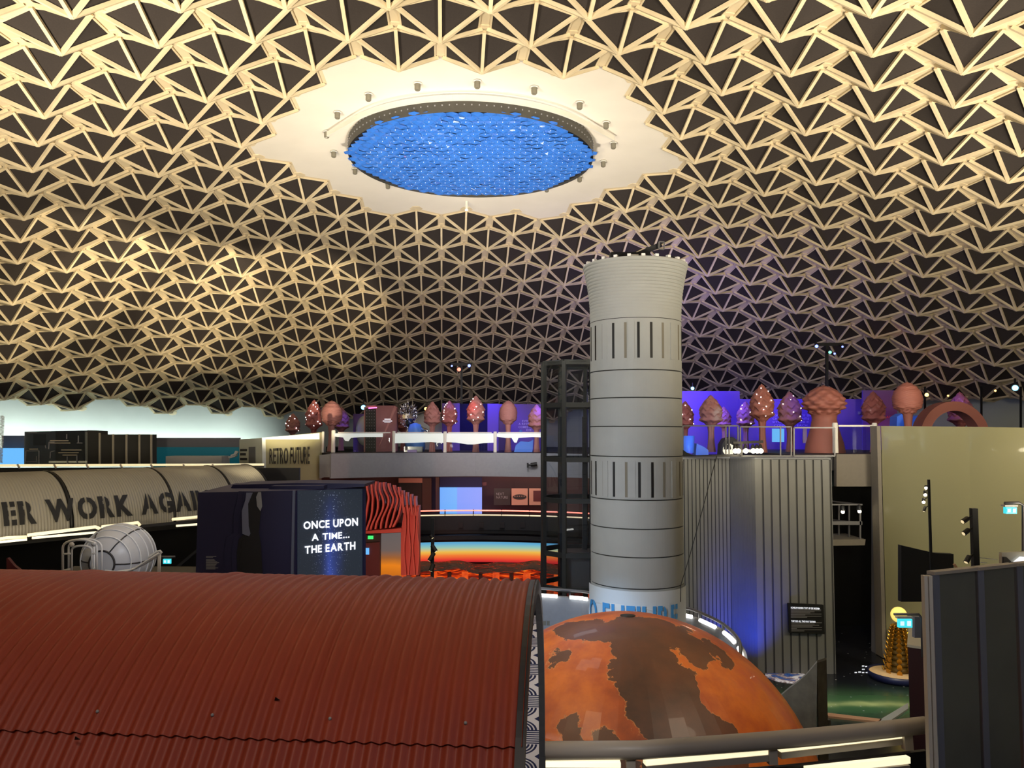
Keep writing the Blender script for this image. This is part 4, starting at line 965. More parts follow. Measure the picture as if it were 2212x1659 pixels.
# ================================================================== trees of the pink forest
def tri(x): x = x-math.floor(x); return 1-abs(2*x-1)
def interp(tab, v):
    for (a, x), (c, y) in zip(tab, tab[1:]):
        if v <= c: k = (v-a)/(c-a); k = k*k*(3-2*k); return x+(y-x)*k
    return tab[-1][1]
PROF = {'facet': [(0, .30), (.08, .55), (.20, .98), (.34, .88), (.46, 1.0), (.62, .86), (.8, .55), (.93, .25), (1, .02)],
        'egg': [(0, .28), (.10, .55), (.24, .92), (.36, .97), (.5, 1.0), (.68, .9), (.83, .66), (.94, .36), (1, .02)],
        'bump': [(0, .62), (.10, .72), (.25, .95), (.42, 1.0), (.58, .92), (.75, .72), (.9, .42), (1, .02)]}
FLOORS = {'far': Z(-.89), 'right': Z(-.65)}
def tree(kind, cx, top, wpx, cbot, Y, fl, mt, label, group=None, leds=0, trunk=.30, seed=0):
    c = pt(cx, top, Y); zb_ = pt(cx, cbot, Y).z; z0 = FLOORS[fl]; R = wpx/2/F*Y; X0 = c.x
    t = thing('sculpted_tree', label, 'tree sculpture', (X0, Y, z0), group)
    H = c.z-zb_; rnd = random.Random(seed+int(cx)); ph = rnd.random()*6; nt = 5 if kind == 'facet' else 6
    def fn(r, z, a):
        v = (z-zb_)/H; a += ph
        if kind == 'facet':
            k = tri(a*4/pi/1.0); s = v*nt+.55*k; s -= math.floor(s); m = 1+.27*(.62-s)*min(1, v*6+.2)*min(1, (1-v)*6)+.05*(k-.5)
        elif kind == 'egg':
            s = v*17+1.3*sin(a*2); m = 1+.05*sin(2*pi*s)*min(1, max(0, v-.12)*4)+.13*max(0, .45-v)*2.2*sin(7*a+9*sin(v*22))
        else:
            row = math.floor(v*6.5); m = 1+.12*cos(9*a+pi*(row % 2))*sin(pi*(v*6.5-row))*(1-v*.4)+.05*sin(pi*(v*6.5-row))
        return r*m
    b = B(); n = 40 if kind == 'facet' else 48; N = 72 if kind == 'facet' else 64
    b.lathe([(R*interp(PROF[kind], i/n), zb_+H*i/n) for i in range(n+1)], mt, (X0, Y, 0), N, fn=fn, cap=False); b.build('canopy', t)
    b = B(); tw = R*trunk; hb = zb_-z0
    pr = [(tw*1.35, 0), (tw*1.2, .1*hb), (tw*.95, .4*hb), (tw*.85, .75*hb), (tw*1.1, hb+.02), (tw*1.5, hb+.10*H)] if kind != 'bump' else [(R*1.0, 0), (R*.92, .25*hb), (R*.72, .6*hb), (R*.6, .9*hb), (R*.64, hb+.03), (R*.8, hb+.1*H)]
    b.lathe([(r, z0+z) for r, z in pr], mt, (X0, Y, 0), 40, fn=lambda r, z, a: r*(1+.12*cos(5*a)) if kind == 'facet' else r, cap=False); b.build('trunk', t)
    for k in range(leds):
        v = .12+.8*((k+.5)/leds); a = -pi/2+rnd.uniform(-1.2, 1.2); r = R*interp(PROF[kind], v)*1.07
        b = B(); b.ball((X0+cos(a)*r, Y+sin(a)*r, zb_+H*v), .026 if Y > 33 else .021, 'bulb', 8, 5); b.build('bulb', t)
    return t
G1 = 'pink trees of the far gallery'; G2 = 'pink trees of the right gallery'
tree('facet', 633, 893, 30, 938, 44, 'far', 'pink', 'smallest pink scale tree, farthest left, dotted with bulbs', G1, 7)
tree('facet', 679, 863, 35, 930, 41, 'far', 'pink_gloss', 'dark pink scale tree with bulbs left of the fine-ribbed egg tree at far left', G1, 12)
tree('egg', 717, 865, 45, 922, 39.6, 'far', 'pink', 'pink egg shaped tree with fine ribs left of the pink kiosk', G1)
tree('facet', 738, 879, 32, 932, 42, 'far', 'pink', 'blue lit scale tree half hidden behind the left egg tree', G1)
tree('facet', 871, 882, 30, 934, 42.5, 'far', 'pink_gloss', 'dark red scale tree between the pink kiosk and the silver spiky tree', G1)
tree('facet', 934, 867, 34, 922, 39.8, 'far', 'pink', 'plain pale pink scale tree right of the silver spiky tree', G1)
tree('facet', 971, 865, 33, 922, 40.5, 'far', 'pink_gloss', 'purple glossy scale tree with many bulbs and a blue tip', G1, 12)
tree('facet', 1028, 854, 37, 918, 39.6, 'far', 'pink', 'tallest scale tree of the far gallery, with a red lit left edge', G1, 9)
tree('egg', 1098, 865, 39, 919, 39.6, 'far', 'pink', 'pink egg shaped tree with fine ribs left of the glass lift', G1)
tree('facet', 1159, 873, 35, 930, 39.6, 'far', 'pink', 'violet lit scale tree half hidden by the glass lift', G1)
tree('facet', 1480, 866, 34, 928, 34, 'right', 'pink_gloss', 'dark blue scale tree with bulbs right beside the grey tower', G2, 5)
tree('facet', 1535, 853, 46, 921, 30.5, 'right', 'pink', 'pale pink scale tree before the blue wall right of the tower', G2)
tree('facet', 1563, 878, 30, 926, 36, 'right', 'pink', 'blue lit scale tree behind the pale one right of the tower', G2)
tree('facet', 1610, 867, 36, 926, 35.5, 'right', 'pink', 'violet scale tree with bulbs behind the tall one with bulbs', G2, 6)
tree('facet', 1645, 829, 48, 912, 30, 'right', 'salmon', 'tall salmon scale tree with bulbs above the stage lamps', G2, 10)
tree('facet', 1705, 845, 47, 922, 31.5, 'right', 'pink', 'blue rimmed scale tree with bulbs beside the big mushroom tree', G2, 7)
tree('bump', 1779, 832, 84, 897, 29.6, 'right', 'salmon', 'big salmon mushroom shaped tree with a lumpy crown', G2)
tree('facet', 1886, 845, 46, 918, 31, 'right', 'pink_gloss', 'dull red scale tree before the purple panel', G2)
tree('egg', 1959, 825, 60, 897, 28.2, 'right', 'salmon', 'salmon egg shaped tree with wavy ribs above the cream wall', G2)
tree('facet', 2073, 846, 48, 922, 32.5, 'right', 'pink_gloss', 'purple scale tree seen through the pink arch', G2)
# pink arch above the cream wall
t = thing('pink_arch', 'pink half ring arch standing above the cream wall', 'arch', pt(2053, 985, 30))
b = B(); ac = pt(2053, 946, 30); Ro, Ri = 78/F*30, 58/F*30; n = 36
for k in range(n):
    q = []
    for a in (pi*k/n, pi*(k+1)/n):
        for r, y in ((Ri, -.35), (Ro, -.35), (Ro, .35), (Ri, .35)): q.append((ac.x+cos(a)*r, ac.y+y+.12*cos(a), ac.z+sin(a)*r))
    b.hexa(q, 'salmon')
for sg in (-1, 1): b.box((ac.x+sg*(Ro+Ri)/2, ac.y+sg*.12, (ac.z+Z(-.65))/2), (Ro-Ri, .7, ac.z-Z(-.65)), 'salmon')
b.build('ring', t)

# ---- forest backdrops
def wallp(x0, y0, x1, y1, Y, mt, label, cat='partition'): return tag(PR(x0, y0, x1, y1, Y, mt, .12).build('backdrop_panel'), label, cat, 'backdrop walls of the forest')
wallp(763, 894, 790, 982, 43.2, 'blue_lit_wall', 'narrow lilac lit panel left of the pink kiosk')
wallp(955, 871, 993, 985, 43.2, 'blue_lit_wall', 'violet lit panel behind the glossy bulb tree')
wallp(993, 872, 1053, 985, 44.2, 'navy_drape', 'dark navy drape behind the tallest scale tree of the far gallery')
wallp(1053, 872, 1077, 985, 43.2, 'blue_lit_wall', 'narrow blue lit panel left of the right egg tree')
o = wallp(1077, 873, 1172, 985, 44, 'blue_lit_wall', 'wide dark violet lit wall with white words beside the lift')
letters(['EVERY', 'A REVOL', 'COMES A', 'EVE'], pq(1120, 907, 1148, 931, 43.97), 'letter_lilac', parent=o, bold=.02, gap=.35, align='R')
wallp(1473, 845, 1598, 985, 37.6, 'blue_lit_wall', 'bright blue lit wall right of the tower')
o = wallp(1598, 862, 1864, 990, 37.4, 'blue_lit_wall', 'long blue lit wall with white words behind the mushroom tree')
letters(['DIGITAL   SOCIETY SH', 'CREATE   MOMENTS', 'SITUATIONS   WE C', 'CONNECT   EACH'], pq(1664, 895, 1752, 921, 37.36), 'letter_lilac', parent=o, bold=.02, gap=.45)
b = B(); b.prism([pt(x, y, 37.3) for x, y in rect(1854, 889, 1859, 895)], (0, .05, 0), 'letter_grey'); b.build('wall_switch', o)
o = wallp(1864, 843, 1938, 990, 36.5, 'blue_lit_wall', 'purple lit panel glowing red at its lower right, behind the dull red tree')
letters(['TRACE'], pq(1905, 898, 1928, 903, 36.45), 'letter_red', parent=o, bold=.02)
# ---- kiosk, dish and silver creature
t = thing('pink_kiosk', 'pink booth with a dark perforated front and rounded top', 'kiosk', pt(823, 978, 40))
P([(786, 978), (813, 978), (813, 876), (791, 876), (786, 880)], 39.8, 'pink', .5).build('front_frame', t)
P([(813, 978), (857, 975), (857, 880), (852, 876), (813, 876)], [39.8, 41.2, 41.2, 41.2, 39.8], 'pink', .5).build('side_panel', t)
P([(789, 976), (812, 976), (812, 882), (789, 882)], 39.75, 'black', .1).build('dark_front', t)
b = B()
for r in range(13):
    for c in range(4): b.box(pt(792.3+c*5.4, 887+r*6.6, 39.72), (.03, .03, .03), 'letter_grey')
o = b.build('stud_grid', t); o['kind'] = 'stuff'
b = B(); b.bar(pt(796, 881.5, 39.7), pt(814, 880.5, 39.7), .05, .05, 'led_magenta'); b.build('magenta_light', t)
b = B()
for x0, x1, y in ((830.5, 844, 905.5), (827, 847, 909.5), (830, 844, 912.6)): b.bar(pt(x0, y, 40.2), pt(x1, y, 40.2), .02, .04 if y < 912 else .015, 'letter_lit')
b.build('caption', t)
t = thing('white_dish', 'pale upright dish behind the pink kiosk', 'dish', pt(785, 978, 42))
b = B(); c = pt(788, 930, 42.2); b.lathe([(0, .10), (.3, .07), (.52, -.02), (.54, 0), (.3, .10), (0, .14)], 'dish_grey', c, 28, axis=(-.3, -.95, 0))
for v in range(len(b.v)): x, y, z = b.v[v]; b.v[v] = (x, y, c.z+(z-c.z)*1.5)
b.build('bowl', t); b = B(); b.bar(pt(788, 950, 42.3), pt(788, 982, 42.3), .12, .12, 'steel_dark', (0, 1, 0)); b.build('stem', t)
t = thing('silver_spiky_tree', 'mirror silver tree bristling with spikes right of the kiosk', 'tree sculpture', pt(881, 980, 41))
b = B(); c = pt(881, 898, 41); rnd = random.Random(3)
b.lathe([(.02, .62), (.10, .45), (.34, .1), (.42, -.15), (.3, -.45), (.1, -.6)], 'mirror', c, 14, smooth=False, cap=False)
for k in range(150):
    v = Vector((rnd.gauss(0, 1), rnd.gauss(0, 1), rnd.gauss(0, 1))).normalized(); o_ = c+Vector((v.x*.34, v.y*.34, v.z*.5)); L = rnd.uniform(.12, .26)
    b.tube([o_, o_+v*L*.6+Vector((0, 0, .03)), o_+v*L+Vector((rnd.uniform(-.05, .05), 0, .08))], [.035, .022, .006], 'mirror', 5)
b.tube([c+Vector((0, 0, .5)), c+Vector((0, 0, .95))], [.05, .01], 'mirror', 6); b.build('spiky_crown', t)
b = B(); b.tube([c-Vector((0, 0, .5)), Vector((c.x, c.y, FLOORS['far']))], [.10, .16], 'mirror', 10); b.build('stem', t)
t = thing('blue_creature', 'wrinkled blue lit silver creature below the spiky tree', 'sculpture', pt(898, 980, 40.2))
b = B(); c = pt(897, 940, 40.2)
b.lathe([(.05, .62), (.26, .55), (.36, .3), (.42, 0), (.5, -.3), (.46, -.6), (.38, -.9)], 'blue_rubber', c, 28, fn=lambda r, z, a: r*(1+.10*sin(5*a+z*7)+.05*sin(11*a-z*13)), cap=False); b.build('body', t)
b = B(); b.tube([c+Vector((.3, -.1, .35)), c+Vector((.6, -.2, .25)), c+Vector((.78, -.2, .05))], [.10, .07, .04], 'mirror', 8); b.build('arm', t)
t = thing('silver_plinth', 'low crumpled silver plinth under the blue creature', 'plinth', pt(893, 985, 40.3))
b = B(); b.box(pt(894, 972, 39.1), (.9, .5, .35), 'mirror'); b.build('block', t); b = B(); b.box(pt(890, 975, 38.8), (.45, .04, .16), 'letter_lilac'); b.build('name_plate', t)
t = thing('white_mound', 'smooth white mound behind the pale scale tree', 'mound', pt(932, 980, 46))
b = B(); c = Vector((pt(925, 930, 47).x, 47, FLOORS['far'])); b.lathe([(1.55*cos(k*pi/24), 2.15*sin(k*pi/24)) for k in range(13)], 'dish_grey', c, 40, cap=False); b.build('shell', t)
tag(P([(1110, 978), (1150, 978), (1152, 950), (1142, 955), (1125, 953), (1114, 962)], 40.8, 'blue_rubber', .8).build('blue_bench'), 'blue lit lumpy seat between the egg tree and the lift', 'seat')
b = B(); b.ball(pt(1125, 932, 41.2), .09, 'blue_rubber'); tag(b.build('blue_ball'), 'small blue ball above the lumpy seat by the lift', 'ball')
t = thing('blue_tub', 'round blue tub behind the railing next to the tower', 'tub', pt(1484, 988, 28.8))
b = B(); c = pt(1484, 985, 28.8); c.z = Z(-.65); b.lathe([(.24, 0), (.28, .62), (.25, .62), (.22, .1), (0, .1)], 'blue_rubber', c, 28, cap=False); b.build('shell', t)
tag(P([(1503, 983), (1531, 985), (1530, 972), (1520, 965), (1505, 958)], 28.9, 'blue_rubber', .5).build('blue_stool'), 'angular blue seat left of the pale tree trunk behind the railing', 'seat')
tag(P([(1558, 984), (1590, 984), (1592, 950), (1583, 944), (1568, 947), (1560, 960)], 29.2, 'charcoal', .6).build('dark_rock'), 'dark rounded lump behind the railing left of the stage lamps', 'rock')
for k, (x0, y0, x1, y1, m_) in enumerate([(1669, 926, 1694, 955, 'screen_cyan'), (1735, 926, 1743, 957, 'letter_lilac'), (1773, 925, 1795, 966, 'dish_grey')]):
    tag(PR(x0, y0, x1, y1, 33, m_, .08).build('wall_picture'), ['bright blue picture panel behind the railing under the blue wall', 'narrow lilac picture panel right of the blue rimmed tree trunk', 'pale green-white picture panel by the mushroom trunk'][k], 'picture', 'picture panels behind the right railing')
tag(P([(1934, 985), (2004, 985), (2000, 905), (1985, 897), (1968, 903), (1950, 893), (1938, 900)], 31.5, 'blue_rubber', .6).build('crinkled_rock'), 'crinkled bright blue rock behind the egg tree above the cream wall', 'rock')
# ---- white posts and balustrade bays of the far gallery
def post(x, y0, y1, Y, w_, label, group):
    b = B(); p = pt(x, y1, Y); r = w_/2/F*Y; h = pt(x, y0, Y).z-p.z
    b.lathe([(0, 0), (r*.94, 0), (r, .04), (r*.9, h*.5), (r, h-.05), (r*.8, h), (0, h)], 'post_white', p, 20, cap=False); tag(b.build('white_post'), label, 'post', group)
GP = 'white posts of the far balustrade'
post(697, 932, 978, 36.4, 6, 'slim cream post at the end of the RETRO FUTURE wall', GP)
post(719.5, 929, 978, 35.9, 9, 'first thick white post, at the left end of the far balustrade', GP)
post(850.5, 931, 977.5, 36.9, 7.6, 'white post right of the pink kiosk', GP); post(961, 932, 977.5, 37.7, 7.6, 'white post below the glossy bulb tree', GP)
post(1069.5, 932, 977.5, 37.9, 7.6, 'white post left of the right egg tree', GP); post(1176, 932, 977.5, 37.6, 7.6, 'white post seen through the glass lift', GP)
YB_ = [(723, 35.9), (850, 36.9), (961, 37.7), (1069, 37.9), (1176, 37.6)]
FILM = [[(723, 943), (741, 945), (745, 952), (753, 953), (758, 946), (780, 944), (827, 944)], [(853, 957.5), (890, 956.5), (930, 955), (961, 957)], [(963, 955), (985, 956), (1010, 960), (1025, 960), (1045, 957), (1069, 956)], [(1071, 943), (1092, 946), (1105, 946), (1111, 956), (1116, 956), (1120, 946), (1150, 944), (1176, 945)]]
for k, ((x0, Y0), (x1, Y1)) in enumerate(zip(YB_, YB_[1:])):
    x0 += 7; x1 -= 7
    t = thing('balustrade_bay', ['glass balustrade bay with a tooth of white film, left of the kiosk', 'glass balustrade bay with an even white film band below the silver tree', 'glass balustrade bay whose white film sags under the tallest tree', 'glass balustrade bay with a narrow white film and a tooth left of the lift'][k], 'balustrade', pt((x0+x1)/2, 978, (Y0+Y1)/2), 'balustrade bays of the far gallery')
    yy = lambda x: Y0+(Y1-Y0)*(x-x0)/(x1-x0)-.02
    b = B(); b.add([pt(x0, 977.5, Y0), pt(x1, 977.5, Y1), pt(x1, 935, Y1), pt(x0, 935, Y0)], [(0, 1, 2, 3)], 'glass'); b.build('glass_pane', t)
    b = B(); b.bar(pt(x0, 934.5, Y0), pt(x1, 934.5, Y1), .05, .045, 'post_white'); b.build('top_rail', t)
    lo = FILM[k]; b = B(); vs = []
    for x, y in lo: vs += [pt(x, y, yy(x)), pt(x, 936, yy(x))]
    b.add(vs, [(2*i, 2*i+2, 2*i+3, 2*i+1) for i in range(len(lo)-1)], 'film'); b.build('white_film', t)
GR_ = 'cream posts of the right balustrade'
post(1805, 913, 979, 27.2, 12, 'left cream post of the short balustrade beside the cream wall', GR_); post(1890.5, 913.5, 979, 27.2, 11, 'right cream post of the short balustrade beside the cream wall', GR_)
t = thing('short_balustrade', 'short glass balustrade between two cream posts by the cream wall', 'balustrade', pt(1848, 979, 27.2))
b = B(); b.add(pq(1811, 919, 1886, 978, 27.2), [(0, 1, 2, 3)], 'glass_dark'); b.build('glass_pane', t)
b = B(); b.bar(pt(1811, 920, 27.2), pt(1886, 920, 27.2), .05, .06, 'post_white'); b.build('top_rail', t)
# ---- stage lights on masts
def stagelight(x, y, Y, lens, label, r=5, tgt=None, en=0, col=(1, 1, 1)):
    p = pt(x, y, Y); t = thing('stage_light', label, 'stage light', p, 'small stage lights above the forest'); R = r/F*Y
    d = ((Vector(tgt) if tgt else Vector((0, 0, EYE)))-p).normalized(); f = (Vector((0, 0, EYE))-p).normalized(); d = (f*.8+d*.2).normalized()
    b = B(); b.lathe([(R*1.25, -R*3), (R*1.35, -.02)], 'black', p, 14, axis=d); b.bar(p-d*R*1.5, p-d*R*1.5+Vector((0, 0, R*3.5)), R*.5, R*.5, 'black', (0, 1, 0)); b.build('housing', t)
    b = B(); b.lathe([(0, .012), (R, .0), (R, -.01)], lens, p, 14, axis=d, cap=False); b.build('lens', t)
    if en: lamp('SPOT', p+d*.05, en, col, tgt, .12, 70, .9)
def mast(x, y0, y1, Y, label, bars_):
    t = thing('lighting_mast', label, 'lighting mast', pt(x, y1, Y)); b = B(); b.bar(pt(x, y1, Y), pt(x, y0, Y), .12, .12, 'black', (0, 1, 0)); b.build('pole', t)
    for a, c, y in bars_: b = B(); b.bar(pt(a, y, Y), pt(c, y, Y), .08, .16, 'black'); b.build('cross_bar', t)
mast(997, 783, 976, 46, 'black lighting mast with red and blue lamps behind the far trees', [(975, 1020, 787)])
mast(1786, 741, 988, 38.5, 'black lighting mast with blue and green lamps behind the mushroom tree', [(1760, 1822, 744)])
stagelight(991.5, 798, 45.5, 'lens_red', 'red lamp on the mast behind the far trees', 4)
stagelight(1013.5, 790, 45.5, 'lens_blue', 'larger blue lamp on the mast behind the far trees', 3.2); stagelight(976, 790.5, 45.5, 'lens_blue', 'small blue lamp at the left end of the mast bar behind the far trees', 2)
stagelight(1764, 748, 38, 'lens_blue', 'violet lamp at the left end of the right mast bar', 3.5); stagelight(1793, 761, 38, 'lens_teal', 'green lamp below the right mast bar', 3.2)
stagelight(1803, 764, 38, 'lens_blue', 'small blue lamp beside the green one on the right mast', 2.2); stagelight(1820, 749, 38, 'lens_blue', 'small violet lamp at the right end of the right mast bar', 2.2)
stagelight(785, 880, 43, 'lens_cyan', 'bright cyan lamp at the upper left corner of the kiosk', 5)
stagelight(920, 883, 46, 'lens_orange', 'orange lamp left of the plain pale pink scale tree', 3.5)
stagelight(1496, 839, 38, 'lens_cyan', 'cyan lamp above the blue wall next to the tower', 3.5)
stagelight(2002, 853, 33, 'lens_orange', 'orange lamp right of the wavy egg tree', 4); stagelight(2048, 855, 34, 'lens_orange', 'small orange lamp left of the tree inside the arch', 2)
stagelight(2150, 844, 34, 'lens_orange', 'small orange lamp left of the bright cyan lamp at far right', 2.2); stagelight(2193, 838, 33, 'lens_cyan', 'bright cyan lamp at the far right edge', 6)
for x in (1998, 2120, 2205):
    b = B(); b.bar(pt(x, 985, 36), pt(x, 835, 36), .07, .07, 'black', (0, 1, 0)); tag(b.build('thin_pole'), {1998: 'thin black pole left of the pink arch', 2120: 'thin black pole behind the right leg of the pink arch', 2205: 'thin black pole at the right edge under the cyan lamp'}[x], 'pole')
# coloured light on the forest
lamp('SPOT', pt(1030, 800, 41.5), 850, BLUE, pt(1060, 950, 43.8), .2, 85, .8)
lamp('SPOT', pt(760, 850, 40.5), 120, BLUE, pt(745, 935, 42), .2, 45, .8)
lamp('SPOT', pt(1180, 860, 38.8), 150, BLUE, pt(1150, 905, 39.8), .2, 60, .8)
lamp('SPOT', pt(975, 840, 39.3), 50, BLUE, pt(972, 880, 40.5), .1, 30, .8)
lamp('SPOT', pt(890, 850, 38.8), 110, (.15, .25, 1), pt(892, 920, 40.6), .1, 45, .8)
lamp('SPOT', pt(1130, 960, 38.6), 40, (.1, .25, 1), pt(1130, 965, 41), .1, 70, .8)
lamp('SPOT', pt(1000, 850, 38.2), 60, (1, .08, .10), pt(1022, 890, 39.6), .1, 40, .8)
lamp('SPOT', pt(1010, 985, 38.3), 30, (1, .1, .1), pt(1022, 950, 39.6), .1, 50, .8)
lamp('SPOT', pt(1540, 790, 33.8), 1020, BLUE, pt(1560, 930, 37.5), .2, 90, .8)
lamp('SPOT', pt(1740, 800, 33.8), 850, BLUE, pt(1750, 930, 37.3), .2, 85, .8)
lamp('SPOT', pt(1745, 835, 29.6), 90, BLUE, pt(1705, 885, 31.5), .1, 45, .8)
lamp('SPOT', pt(1585, 850, 29), 40, (.2, .9, .9), pt(1545, 910, 30.5), .1, 30, .8)
lamp('SPOT', pt(1930, 955, 34), 90, (1, .05, .06), pt(1925, 890, 36.5), .1, 60, .8)
lamp('SPOT', pt(1960, 855, 30.2), 60, (.1, .3, 1), pt(1965, 915, 31.5), .1, 60, .8)
lamp('SPOT', pt(2040, 820, 31.4), 80, BLUE, pt(2066, 880, 32.5), .1, 45, .8)
lamp('SPOT', pt(1510, 940, 27.6), 60, (.1, .25, 1), pt(1510, 970, 29), .1, 90, .8)
lamp('AREA', (0, 28, Z(4.5)), 75, (1, .90, .86), (0, 39, Z(.4)), 1.5, spread=60)
lamp('AREA', (8, 19, Z(3)), 26, (1, .90, .84), (13, 30, Z(.8)), 1.2, spread=60)

# ================================================================== left gallery
t = thing('vitrine', 'dark glass showcase printed with pale lines and words, left of the black cabinets', 'showcase', pt(120, 1008, 34))
P([(53, 1006), (120, 1006), (120, 931), (53, 932.5)], 34, 'fence_metal', .6).build('left_bay', t)
P([(120, 1006), (181, 1006), (181, 930), (120, 931)], 34, 'black', .6).build('right_bay', t)
PR(72, 938, 98, 962, 33.95, 'charcoal', .05).build('dark_screen', t)
P([(53, 1006), (188, 1006), (188, 930), (53, 932.5)], 33.8, 'glass_dark', .02).build('glass_front', t)
b = B()
for x0, y0, x1, y1 in [(56, 974, 84, 974), (56, 974, 54, 1000), (54, 997, 79, 997), (84, 974, 84, 1004), (79, 985, 79, 999), (106, 955, 105, 970), (106, 955, 118, 955), (110, 976, 118, 974), (109, 976, 108, 990), (98, 962, 99, 968), (144, 938, 144, 948), (169, 941, 169, 956), (166, 957, 178, 957), (145, 986, 145, 1003), (166, 985, 166, 1000), (61, 935, 80, 934)]:
    b.bar(pt(x0, y0, 33.78), pt(x1, y1, 33.78), .03, .03, 'letter_grey', (0, 1, 0))
o = b.build('printed_lines', t); o['kind'] = 'stuff'
bars([(108, 951, 148, 953), (108, 956, 152, 958), (132, 971, 176, 973), (126, 977, 170, 979), (135, 982, 167, 984), (63, 969, 82, 971)], 33.8, 'cabinet_trim', 'caption', t)
t = thing('cabinet_row', 'row of black cabinets with pale upright trims on the left gallery', 'cabinet', pt(260, 1008, 34))
P([(183, 1006), (215, 1006), (215, 931), (190, 929.5), (183, 931)], 34, 'cabinet', .7).build('tall_cabinet', t)
for k, (x0, x1) in enumerate([(217, 243), (245, 272), (274, 300), (302, 325)]): PR(x0, 938.5, x1, 1006, 34, 'cabinet', .6).build('cabinet_unit', t)
for x, y in ((185.5, 933), (214.5, 935), (243.5, 938), (272.5, 938), (300.5, 938), (326, 938.5)): PR(x-1.5, y, x+1.5, 1006, 33.9, 'cabinet_trim', .08).build('upright_trim', t)
wl = struct(PR(4, 941, 52, 1006, 36, 'grey_wall', .2).build('wall_gallery_left'), 'grey wall behind the cyan screen at far left', 'wall')
tag(PR(-40, 968, 49, 1005, 35.2, 'screen_cyan', .1).build('cyan_screen'), 'bright cyan projection screen at the left edge', 'screen')
struct(PR(327, 946, 517, 966, 37, 'grey_wall', .2).build('wall_gallery_back'), 'grey band of wall above the teal wall', 'wall')
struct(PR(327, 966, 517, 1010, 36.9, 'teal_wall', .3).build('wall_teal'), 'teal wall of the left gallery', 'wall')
tag(PR(358, 985.5, 479, 1008, 35.5, 'stripes', 1.0).build('white_bench'), 'long pale plinth before the teal wall', 'plinth')
t = thing('ship_model', 'white paper ship shape hanging before the teal wall', 'model', pt(508, 988, 35))
b = B(); b.prism([pt(x, y, 35) for x, y in [(493, 989), (496, 990), (507, 987), (511, 983), (499, 986), (493, 985)]], (0, .2, 0), 'stripes'); b.build('hull', t)
b = B(); b.prism([pt(x, y, 35.02) for x, y in [(497, 986), (510, 982), (514, 976), (508, 974), (505, 980), (499, 982)]], (0, .15, 0), 'stripes'); b.build('cabins', t)
# spring coil at the very left
b = B(); p0 = pt(1, 1000, 33); hh = pt(1, 898, 33).z-p0.z; b.tube([(p0.x+.07*cos(k*.9), p0.y+.07*sin(k*.9), p0.z+hh*k/230) for k in range(231)], .012, 'tube_white', 5)
tag(b.build('coil_spring'), 'tall pale coil at the left edge of the picture', 'coil')
# railing of the left gallery
t = thing('lit_railing', 'cream lit railing with round brackets along the left gallery', 'railing', pt(280, 1010, 31.8))
b = B(); b.tube([pt(-20, 1005.5, 31.8), pt(280, 1004.5, 31.8), pt(570, 1003.5, 31.8)], .045, 'led_warm', 8); b.build('upper_tube', t)
b = B(); b.tube([pt(-20, 1012, 31.6), pt(280, 1011, 31.6), pt(570, 1008.5, 31.6)], .025, 'black', 6); b.build('lower_tube', t)
for x in (40, 119, 189, 262, 328, 398, 461, 525): b = B(); b.bar(pt(x-2, 1004, 31.7), pt(x+2, 1010.5, 31.5), .06, .06, 'post_white', (1, 0, 0)); b.build('bracket', t)
# cream end wall with RETRO FUTURE
ew = [(517, 949, 36.0), (566, 946, 33.4), (692, 934, 36.2)]
b = B(); a_, m__, c_ = [pt(*q) for q in ew]
lo1, lo2, lo3, lo4 = pt(517, 1008, 36), pt(567, 1011, 33.4), pt(645, 1026, 35.2), pt(690, 1041, 36.2)
b.prism([lo1, lo2, m__, a_], (.1, .15, 0), 'rim_white'); b.build_ = None
wl = struct(b.build('wall_end'), 'pale end wall of the far gallery, turned to the left gallery', 'wall')
b = B(); b.prism([lo2, pt(645, 1023, 35.2), pt(645, 1042, 35.2), lo4, c_, m__], (.05, .2, 0), 'cream_gloss')
w2 = struct(b.build('wall_retro'), 'glossy cream end wall with the words RETRO FUTURE', 'wall')
b = B(); ya = lambda x: 33.4+(36.2-33.4)*(x-566)/126-.04
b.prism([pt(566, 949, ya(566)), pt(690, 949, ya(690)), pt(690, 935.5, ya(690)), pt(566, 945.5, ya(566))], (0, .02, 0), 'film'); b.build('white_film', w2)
letters(['RETRO FUTURE'], [pt(582, 1001, ya(582)-.02), pt(669, 1001.5, ya(669)-.02), pt(669, 963, ya(669)-.02), pt(582, 967.5, ya(582)-.02)], 'letter_black', parent=w2, bold=.015, stencil=.07)
b = B(); b.prism([pt(537, 1000, 35.0-.1), pt(551, 1000, 34.2-.1), pt(551, 965, 34.2-.1), pt(537, 965.5, 35.0-.1)], (0, .05, 0), 'grey_wall'); b.build('grey_panel', wl)
bars([(518.5, 970, 534, 975), (518.5, 979, 531, 984), (518.5, 989, 534, 994)], 35.1, 'letter_black', 'black_words', wl)
struct(P([(567, 1012), (645, 1024), (645, 1030), (567, 1020)], [33.3, 35.1, 35.1, 33.3], 'slab_grey', .2).build('trim_10'), 'pale soffit edge under the cream end wall', 'trim')
# rim wall light
for x in (-60, 60, 180, 300, 420, 540):
    Y = 30
    while (pt(x, 972, Y)-RC).xy.length < 27.6: Y += .1
    p = pt(x, 972, Y); d = (p-RC); d.z = 0; d.normalize()
    lamp('AREA', p, 85, COOL, p+d*4+Vector((0, 0, .35)), 4, size_y=.4, spread=64)

